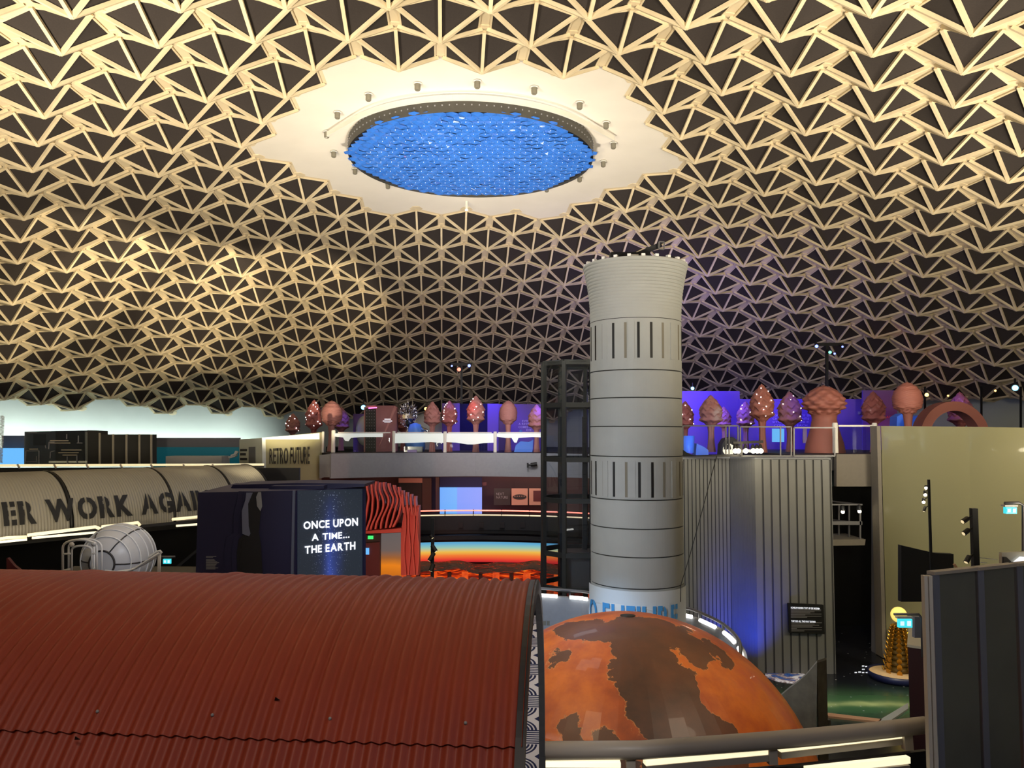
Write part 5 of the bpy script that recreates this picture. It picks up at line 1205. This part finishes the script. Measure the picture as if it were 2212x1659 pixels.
# ---- translucent tunnel NEVER WORK AGAIN
t = thing('tunnel_canopy', 'ribbed translucent quarter barrel canopy with the words NEVER WORK AGAIN', 'canopy', (-12, 25, Z(-2.9)))
A_ = Vector((-14.3, 22.0, Z(-2.92))); Bd = Vector((-9.25+14.3, 28.9-22.0, 0)); CL = Bd.length; Bd /= CL; Cn = Vector((-Bd.y, Bd.x, 0)); CRD = 1.72
def can_(s, th, dr=0):         # s along the front edge, th 0 at the front edge .. 90 deg at the crest
    return A_+Bd*s+Cn*((1-cos(th))*CRD*1.05+dr*-cos(th))+Vector((0, 0, sin(th)*CRD+dr*sin(th)))
SEG = [(-3.2, -.05), (0, 2.02), (2.14, 5.3), (5.42, 7.6), (7.72, 9.2)]
FL = .085
for k, (s0, s1) in enumerate(SEG):
    n = int((s1-s0)/FL)*4; b = B()
    b.grid(lambda u, v: can_(s0+(s1-s0)*u, v*pi/2*1.08, .012*sin(2*pi*(s0+(s1-s0)*u)/FL)), n, 14, 'polycarbonate'); b.build('ribbed_panel', t)
    b = B(); b.tube([can_(s1+.06, v/14*pi/2*1.08, -.02) for v in range(15)], .05, 'black', 6); b.build('arch_frame', t)
TXT0, TXT1 = -1.3, 6.7
letters(['NEVER WORK AGAIN'], None, 'letter_black', parent=t, bold=.045, stencil=.09, rows=5, fn=lambda u, v: can_(TXT0+(TXT1-TXT0)*u, radians(11.5+21.5*v), .05))
b = B(); b.bar(can_(-3.2, 0)+Vector((0, 0, -.05)), can_(9.2, 0)+Vector((0, 0, -.05)), .10, .08, 'charcoal'); b.build('sill', t)
b = B(); b.prism([can_(-3.2, 0)+Cn*.1+Vector((0, 0, -.1)), can_(9.2, 0)+Cn*.1+Vector((0, 0, -.1)), can_(9.2, 0)+Cn*1.9+Vector((0, 0, -.1)), can_(-3.2, 0)+Cn*1.9+Vector((0, 0, -.1))], (0, 0, -.15), 'black'); b.build('deck', t)
# lit handrails below it
t = thing('lit_ramp_rail', 'yellow lit ramp handrail under the ribbed canopy', 'railing', (-12, 21.8, Z(-3.3)))
for seg in ([(-30, 1173), (15, 1166), (56, 1164)], [(60, 1160), (134, 1151), (206, 1142), (220, 1148)], [(220, 1142), (298, 1133), (302, 1139)], [(372, 1126), (434, 1120)]):
    b = B(); b.tube([pt(x, y-4, 21.2+.011*max(x, 0)) for x, y in seg], .05, 'led_warm', 6); b.build('rail_tube', t)
for x0, y0, x1, y1 in [(-30, 1172, 58, 1163), (70, 1160, 220, 1147), (280, 1143, 302, 1141), (381, 1134, 434, 1130)]:
    b = B(); b.bar(pt(x0, y0+2, 21.2+.011*max(x0, 0)), pt(x1, y1+2, 21.2+.011*max(x1, 0)), .06, .06, 'led'); b.build('light_strip', t)
lamp('AREA', (-11.5, 20.2, Z(-2.6)), 22, (1, .86, .62), (-12.2, 26, Z(-2)), 4, size_y=.3)
lamp('AREA', (-8, 17, Z(.8)), 24, (1, .88, .74), (-11.5, 26, Z(-2)), 1.5)
# platform carrying the pod
struct(polyslab('floor_platform', [(-10.5, 13), (-4.6, 13), (-4.6, 19.2), (-10.5, 19.2)], Z(-3.5), Z(-3.2), 'black'), 'black platform behind the red hut', 'floor')
# ---- white ribbed pod
EC = pt(256, 1204, 15.5); EA = (Vector((.02, 1, .04))).normalized(); ER = .64
t = thing('ribbed_pod', 'white ribbed egg shaped pod with dark seams behind the red hut', 'pod', (EC.x, EC.y, Z(-3.2)))
b = B()
prof = [(ER*.36, -.60), (ER*.62, -.53), (ER*.84, -.38), (ER*.97, -.18), (ER, .02), (ER*.96, .22), (ER*.84, .42), (ER*.66, .56), (ER*.5, .62)]
b.lathe(prof, 'egg_white', EC, 40, axis=EA, cap=True); b.build('shell', t)
X = (Vector((1, 0, 0))-EA*EA.x).normalized(); Yv = EA.cross(X)
for k in range(6):
    a = 2*pi*k/6+.05; b = B(); b.tube([EC+(X*cos(a)+Yv*sin(a))*(r+.004)+EA*z for r, z in prof], .013, 'seam', 6); b.build('seam', t)
for r, z, m_, w_ in ((ER*.37, -.602, 'seam', .018), (ER*.75, -.465, 'egg_rib', .012), (ER*.91, -.29, 'egg_rib', .012), (ER*.99, -.09, 'egg_rib', .012), (ER*.985, .13, 'egg_rib', .012), (ER*.9, .34, 'egg_rib', .012)):
    b = B(); b.tube([EC+(X*cos(2*pi*k/40)+Yv*sin(2*pi*k/40))*(r+.003)+EA*z for k in range(40)], w_, m_, 6, closed=True); b.build('rib', t)
for dx in (-.25, .25): b = B(); b.bar((EC.x+dx, EC.y, Z(-3.2)), (EC.x+dx, EC.y, EC.z-.45), .06, .06, 'steel', (0, 1, 0)); b.build('leg', t)
lamp('SPOT', (-5.5, 12.2, Z(-.4)), 130, (.86, .90, 1), EC, .15, 30, .8)
# ladders, hoops and slide rails
def loop(name, label, cat, parts):
    f = parts[0][1][0]; t = thing(name, label, cat, pt(f[0], f[1], parts[0][0]))
    for Y, pts, r, nm in parts: b = B(); b.tube([pt(x, y, Y) for x, y in pts], r, 'tube_white', 8); b.build(nm, t)
def hoop(x0, x1, ytop, y1, Y, r, nm, ys=1185): return (Y, [(x0, y1)]+[(x0, ys)]+[((x0+x1)/2-(x1-x0)/2*cos(pi*k/14), ys-(ys-ytop)*sin(pi*k/14)**.8) for k in range(1, 14)]+[(x1, ys), (x1, y1)], r, nm)
loop('ladder_hoop', 'white tubular ladder with arched top left of the pod', 'ladder', [hoop(135.5, 209, 1166, 1262, 14.3, .022, 'outer_hoop'), hoop(155, 198.5, 1179, 1262, 14.3, .02, 'inner_hoop', 1190), (14.3, [(136, 1197), (154, 1196)], .018, 'rung'), (14.3, [(136, 1232), (154, 1230)], .018, 'rung'), (14.3, [(199, 1196), (209, 1195)], .018, 'rung'), (14.3, [(199, 1229), (209, 1228)], .018, 'rung')])
loop('rear_hoop', 'second white tubular hoop with knobs behind the ladder', 'hoop', [hoop(148, 220, 1164, 1262, 14.6, .018, 'hoop'), (14.6, [(203.5, 1178), (203.5, 1262)], .018, 'upright'), (14.6, [(148, 1186), (148, 1232)], .018, 'inner_post')])
for x, y, l in ((155, 1177, 'round white lamp on the left of the ladder hoop'), (203, 1175, 'round white lamp on the right of the ladder hoop')):
    b = B(); b.ball(pt(x, y, 14.0), .045, 'tube_white'); tag(b.build('round_knob'), l, 'knob', 'round knobs on the hoops')
loop('slide_rail', 'white tubular slide rail sweeping up to the right of the pod', 'rail', [(14.4, [(222, 1240), (228, 1233), (250, 1236), (285, 1231), (315, 1216), (345, 1197), (349, 1193), (346, 1190), (339, 1192), (323, 1203), (321, 1206)], .022, 'lower_rail'), (14.3, [(224, 1238), (262, 1238), (290, 1229), (318, 1211), (343, 1195)], .018, 'upper_rail'), (14.4, [(343, 1197), (340, 1262)], .018, 'post'), (14.4, [(346, 1197), (344, 1262)], .018, 'post')])
def exitsign(x0, y0, x1, y1, Y, label, arm=None):
    t = thing('exit_sign', label, 'exit sign', pt((x0+x1)/2, y1, Y))
    PR(x0, y0, x1, y1, Y, 'exit_sign', .06).build('lit_face', t)
    b = B(); w_ = x1-x0; h_ = y1-y0
    for u0, v0, u1, v1 in ((.12, .25, .40, .75), (.62, .2, .9, .8)): b.prism([pt(x0+w_*u, y0+h_*v, Y-.012) for u, v in ((u0, v1), (u1, v1), (u1, v0), (u0, v0))], (0, .006, 0), 'sign_white'); b.build('pictogram', t) if u0 < .5 else None; b = B() if u0 < .5 else b
    b.build('door_pictogram', t)
    PR(x0-3, y0-5, x1+2, y0-1.5, Y, 'stripes', .08).build('housing', t)
    if arm: b = B(); b.tube([pt(x, y, Y) for x, y in arm], .02 if Y < 15 else .03, 'steel', 6); b.build('arm', t)
exitsign(352, 1208, 368, 1218, 20, 'small cyan exit sign right of the white pod', [(378, 1203), (352, 1203), (348, 1203)])
tag(P([(14, 1237), (50, 1237), (30, 1222), (16, 1205), (14, 1206)], 20, 'door_red', .1).build('stair_stringer'), 'dim reddish sloping beam in the dark at far left', 'beam')
tag(P([(362, 1238), (372, 1238), (432, 1186), (432, 1180)], 21, 'charcoal', .1).build('stair_rail'), 'faint dark sloping stair edge left of the navy kiosk', 'stair')

# ================================================================== navy kiosk
K = [Vector((-6.30, 15.95, 0)), Vector((-4.545, 16.6, 0)), Vector((-3.275, 17.6, 0))]; KZ = Z(-1.19)
t = thing('navy_kiosk', 'large navy kiosk with the lit words ONCE UPON A TIME... THE EARTH', 'kiosk', (-4.8, 18, 0))
b = B(); b.prism([(p.x, p.y, 0) for p in K]+[(-3.8, 20, 0), (-6.6, 19, 0)], (0, 0, KZ), 'kiosk_navy'); b.build('body', t)
def onplane(px, py, a, c, off=.02):
    n = Vector((c.y-a.y, a.x-c.x, 0)).normalized(); n = n if n.y < 0 else -n; r = ray(px, py); o = Vector((0, 0, EYE)); q = a+n*off; return o+r*((q-o).dot(n)/r.dot(n))
def face(pts, a, c, mt, nm, off=.02, th=.03):
    n = Vector((c.y-a.y, a.x-c.x, 0)).normalized(); n = n if n.y < 0 else -n
    b = B(); b.prism([onplane(x, y, a, c, off) for x, y in pts], n*-th, mt); return b.build(nm, t)
face([(643, 1262), (783, 1262), (783, 1056), (643, 1060)], K[1], K[2], 'milky_way', 'starry_face')
face([(784.5, 1262), (790, 1262), (790, 1054), (784.5, 1056)], K[1], K[2], 'kiosk_navy', 'edge_trim', .05)
b = B(); b.bar((K[1].x, K[1].y-.02, 0), (K[1].x, K[1].y-.02, KZ), .05, .05, 'fence_groove', (1, 0, 0)); b.build('corner_trim', t)
for ln, q in (('ONCE UPON', [(655, 1142.8), (772.8, 1134.6), (772.8, 1117.8), (655, 1126.5)]), ('A TIME...', [(672.7, 1167.7), (754.6, 1161), (754.6, 1147.6), (672.7, 1153)]), ('THE EARTH', [(657.8, 1195.6), (767.3, 1186), (767.3, 1169.3), (657.8, 1179.4)])):
    letters([ln], [onplane(x, y, K[1], K[2], .04) for x, y in q], 'letter_lit', parent=t, bold=.034)
U = lambda l: [(420+x/7.54, 1030+y/7.54) for x, y in l]
SIL = [(720, 235), (690, 400), (640, 600), (630, 800), (640, 920), (520, 990), (485, 1200), (500, 1720)]
for k in range(4):
    l = [(x+k*(105 if y < 950 else 135)*(1-.12*k), y+12*k) for x, y in SIL]
    pts = l+[(1095+8*k, 1720), (1085, 1110), (1050, 900), (1090, 500), (1085, 240)]
    if k < 4: face(U(pts[::-1]), K[0], K[1], ['kiosk_navy', 'kiosk_navy', 'black', 'black'][k], 'profile_relief', .03+.02*k, .02)
face(U([(845, 260), (950, 260), (875, 440), (885, 800), (912, 925), (890, 970), (780, 930), (770, 560), (830, 380)])[::-1], K[0], K[1], 'fence_groove', 'lilac_reflection', .115, .02)  # bright reflection on the navy face, put in as a lilac plate
face(U([(1040, 250), (1085, 250), (1105, 480), (1075, 560), (1020, 480), (1005, 330)])[::-1], K[0], K[1], 'slab_grey', 'pale_relief', .115, .02)
b = B()
for k, l in enumerate([22, 15, 0, 18, 20, 24, 28, 24, 22, 20, 20, 26, 20]):
    if l:
        y = 1201.5+k*2.25; p = [onplane(x, yy, K[0], K[1], .03) for x, yy in ((445, y+1.1), (445+l, y+1.1), (445+l, y), (445, y))]; b.prism(p, (0, .005, 0), 'letter_grey')
o = b.build('fine_print', t); o['kind'] = 'stuff'
b = B()
b.prism([pt(x, y, 17.3) for x, y in [(497, 1057), (600, 1059.5), (640, 1058), (786, 1052), (790, 1045), (640, 1043.5), (503, 1047)]], (0, 1.2, 0), 'kiosk_navy')
b.prism([pt(x, y, 17.0) for x, y in [(577, 1060), (640, 1059), (700, 1056), (700, 1049), (585, 1050)]], (0, .3, 0), 'kiosk_navy'); b.build('roof_lid', t)
lamp('SPOT', (-2.5, 12, Z(.5)), 45, (.75, .82, 1), (-4, 17, Z(-2)), .2, 30, .8)

# ================================================================== right hand floor
tag(o := (lambda b: (b.lathe([(0, .012), (.66, .012), (.66, 0)], 'earth_projection', (ptz(1702, 1462, -7.3).x, ptz(1702, 1462, -7.3).y, 0), 40, cap=False), b.build('earth_disc'))[1])(B()), 'round projected picture of the earth, painted on a disc on the dark floor', 'floor picture')
lamp('SPOT', (8, 18, Z(-1)), 700, (.95, .98, 1), (9.8, 22, Z(-7.3)), .2, 38, .9)  # added unseen lamp to brighten the star floor
# curved ark hull
t = thing('ark_hull', 'curved grey wooden plank hull standing behind the globe', 'sculpture', ptz(1760, 1575, -7.3))
tp = [(1686, 1505), (1705, 1489), (1725, 1474), (1742, 1459), (1755, 1444), (1765, 1432)]
b = B(); HB = [pt(x, y, 14.2-.10*i) for i, (x, y) in enumerate(tp)]
n = len(HB)
def hull(u, v):
    k = min(int(u*(n-1)), n-2); f = u*(n-1)-k; p = HB[k]*(1-f)+HB[k+1]*f; z = p.z*(1-v)
    return Vector((p.x+.35*v*(1-u)-.35*sin(v*pi*.5)*.5*u, p.y-.15*sin(v*pi), z+.0+.012*(1 if (v*16) % 1 < .12 else 0)))
b.grid(hull, 20, 64, 'wood_grey'); b.build('planking', t)
b = B(); w_ = Vector((.26, .25, -.02))
for p, q in zip(HB, HB[1:]): b.hexa([p, q, q+w_, p+w_, p+Vector((0, 0, .04)), q+Vector((0, 0, .04)), q+w_+Vector((0, 0, .04)), p+w_+Vector((0, 0, .04))], 'wood_edge')
b.build('gunwale', t)
p = HB[-1]; q = p+w_; b = B(); b.prism([(p.x, p.y, 0), (q.x, q.y, 0), q, p], (0, .05, 0), 'wood_grey'); b.build('stem_board', t)
b = B()
for k in range(3): b.bar((q.x+.05, q.y+.1, .5+k*.9), (q.x+.1, q.y+.9, .5+k*.9), .08, .12, 'wood_grey')
b.build('back_ribs', t)
# kerbs round the star floor
c1 = [ptz(x, y, -7.25) for x, y in [(1784, 1539), (1905, 1553), (1901, 1559), (1790, 1547)]]
b = B(); b.prism(c1, (0, 0, -.05), 'curb'); struct(b.build('trim_11'), 'brown kerb along the near edge of the star floor', 'kerb')
b = B(); b.prism([ptz(x, y, -7.25) for x, y in [(1898, 1556), (1962, 1518), (1962, 1530), (1915, 1562)]], (0, 0, -.05), 'wood_edge'); struct(b.build('trim_12'), 'grey kerb at the right of the star floor', 'kerb')
b = B()
for x0, y0, l in [(1846, 1452, 5), (1854, 1451, 6), (1862, 1438, 5), (1862, 1445, 6), (1862, 1452, 5), (1869, 1439, 5), (1870, 1452, 5), (1877, 1438, 6), (1877, 1445, 5), (1877, 1452, 5), (1884, 1441, 6), (1885, 1452, 6), (1891, 1446, 5), (1892, 1451, 6), (1899, 1447, 6), (1900, 1452, 5)]:
    q = [ptz(x, y, -7.296) for x, y in ((x0, y0+1.4), (x0+l, y0+1.4), (x0+l, y0), (x0, y0))]; b.prism(q, (0, 0, .004), 'letter_lit')
tag(b.build('floor_lettering'), 'scattered white projected characters on the dark floor left of the golden tower', 'lettering', kind='stuff')
# golden tower of turtles in a dish
DCN = ptz(1938, 1466, -7.3); t = thing('sand_dish', 'round dark blue dish of pale sand under the golden tower', 'dish', (DCN.x, DCN.y, 0))
b = B(); b.lathe([(0, .02), (.80, .02), (.84, .22), (.80, .22), (.77, .17), (0, .17)], 'dish_blue', (DCN.x, DCN.y, 0), 48, cap=False); b.build('bowl', t)
b = B(); b.lathe([(0, .20), (.5, .19), (.77, .175)], 'sand', (DCN.x, DCN.y, 0), 40, cap=False, fn=lambda r, z, a: r); b.build('sand', t)
GT = thing('golden_turtle_tower', 'golden tower of stacked turtles with little flippers in a sand dish', 'sculpture', (DCN.x+.10, DCN.y+.05, .2))
gx, gy = DCN.x+.10, DCN.y+.05; gtop = pt(1943, 1347, gy).z
nt_ = 11; zz = .2
for k in range(nt_):
    h = (gtop-.2)*(1.45-.09*k)/sum(1.45-.09*q for q in range(nt_)); r = .33*(1-.06*k); b = B()
    b.lathe([(r*.86, 0), (r, h*.25), (r*.97, h*.55), (r*.72, h*.98), (0, h)], 'gold_dark', (gx, gy, zz), 24, cap=False); tb = b.build('shell', GT)
    for q in range(8):
        a = 2*pi*q/8+.35; d = Vector((cos(a), sin(a), 0)); c = Vector((gx, gy, zz+h*.35))+d*(r*1.25)
        b = B(); e = d.cross(Vector((0, 0, 1))); L = [c+d*(.10*sin(2*pi*j/10)*.4)+e*(.075*cos(2*pi*j/10))+Vector((0, 0, .58*h*sin(2*pi*j/10)-.04)) for j in range(10)]
        b.prism(L, d*.03, 'gold'); b.tube([c, c-d*r*.3], .03, 'gold', 5); b.build('flipper', tb)
    zz += h
b = B(); mc = pt(1941.5, 1328, gy); b.ball(mc, 16.3/F*gy, 'moon', 28, 16); tag(b.build('moon_ball'), 'glowing pale yellow ball on top of the golden tower', 'ball')
lamp('SPOT', (9.6, 19.0, Z(-2.2)), 520, (1, .82, .5), (gx, gy, .9), .1, 26, .6)
# maroon counter with exit sign
t = thing('maroon_counter', 'dark maroon box counter with a pale top in front of the golden tower', 'counter', (pt(1985, 1500, 13).x, 13.3, 0))
b = B(); a, c = pt(1961, 1397, 13), pt(2060, 1402, 12.6); zc = a.z
b.prism([(a.x, a.y, 0), (c.x, c.y, 0), (c.x+.8, c.y+1.4, 0), (a.x+.72, a.y+1.4, 0)], (0, 0, zc), 'maroon_counter'); b.build('body', t)
b = B(); b.prism([(a.x-.02, a.y-.02, zc), (c.x, c.y-.02, zc), (c.x+.8, c.y+1.4, zc), (a.x+.72, a.y+1.4, zc)], (0, 0, .04), 'counter_top'); b.build('top', t)
exitsign(1942, 1338, 1971, 1356, 12.0, 'cyan exit sign on an arm before the yellow ball', [(1931, 1327), (1985, 1327), (1991, 1335), (1993, 1420)])
tag(PR(1976, 1333, 1994, 1378, 12.4, 'grey_wall', .08).build('grey_board'), 'small grey board behind the exit sign arm by the fence', 'board')
exitsign(2174, 1096, 2197, 1110, 9.5, 'cyan exit sign high on the cream wall at the right edge', [(2170, 1087), (2200, 1086), (2211, 1092), (2211, 1190), (2211, 1260)])
# dark panel, poles and picture before the cream wall
tag(P([(1947, 1300), (1947, 1178), (2020, 1195), (2060, 1197), (2060, 1300)][::-1], 17, 'black', .15).build('black_partition'), 'black slanted partition standing before the cream wall', 'partition')
tag(P([(2061, 1220), (2064, 1218), (2082, 1245), (2078, 1245)], 16.8, 'curb', .06).build('wood_brace'), 'thin brown brace leaning right of the black partition', 'brace')
spotpole('spotlight_stand', 'thin black spotlight stand with glowing lamps before the cream wall', 2006, 1036, 1290, 16, 2.2, [(2000, 1049, -.2, .9, 5, 3), (1998.5, 1060, -.2, .9, 9, 3.4), (1996, 1076, -.3, .9, 9, 3.2), (1999, 1094, -.45, .9, 12, 2.8)], lit=True)
spotpole('spotlight_stand', 'thick black spotlight stand with three dark heads at the right', 2103, 1098, 1290, 8.6, 6, [(2091, 1119, -.85, .45, 17, 5.2), (2093, 1144, -.85, .5, 17, 5.2), (2094, 1201, -.6, .75, 17, 5.2)])
lamp('SPOT', pt(2002, 1062, 16.6), 380, (1, .86, .52), pt(1985, 1035, 22.5), .08, 100, 1.0)
lamp('AREA', (9, 14, Z(2.2)), 9, (1, .88, .6), (11.5, 21.5, Z(-2)), 1.0)
t = thing('lit_picture', 'pale framed picture lit from above over the metal fence', 'picture', pt(2190, 1235, 8.8))
P([(2164, 1232), (2240, 1240), (2240, 1191), (2164, 1194)], 8.8, 'counter_top', .05).build('frame', t)
P([(2168, 1232), (2240, 1240), (2240, 1222), (2190, 1218), (2175, 1204), (2168, 1204)], 8.78, 'picture_dark', .02).build('dark_shape', t)
P([(2190, 1215), (2215, 1222), (2240, 1220), (2240, 1205), (2205, 1203)], 8.76, 'letter_lit', .02).build('bright_shape', t)  # own glow stands in for white light on the picture
for x0, y0, x1, y1 in ((2112, 1204, 2154, 1209), (2096, 1213, 2132, 1216)):
    b = B(); b.bar(pt(x0, y0, 9.2), pt(x1, y1, 9.2), .008, .008, 'post_white'); tag(b.build('wire'), 'short pale wire right of the thick spotlight stand, ' + ('upper one' if y0 < 1210 else 'lower one'), 'wire', 'pale wires by the thick stand')
# small lamp bracket on the far fascia
t = thing('clamp_light', 'small black spotlight clamped to the far fascia beside the lift', 'spotlight', pt(1152, 1004, 37.4))
b = B(); b.lathe([(.08, 0), (.1, .3)], 'black', pt(1146, 1004, 37.2), 10, axis=(1, 0, .1)); b.build('housing', t); b = B(); b.bar(pt(1140, 1000, 37.2), pt(1140, 1010, 37.2), .08, .08, 'black', (0, 1, 0)); b.bar(pt(1140, 1004, 37.2), pt(1162, 1008, 37.6), .05, .05, 'black'); b.build('clamp', t)
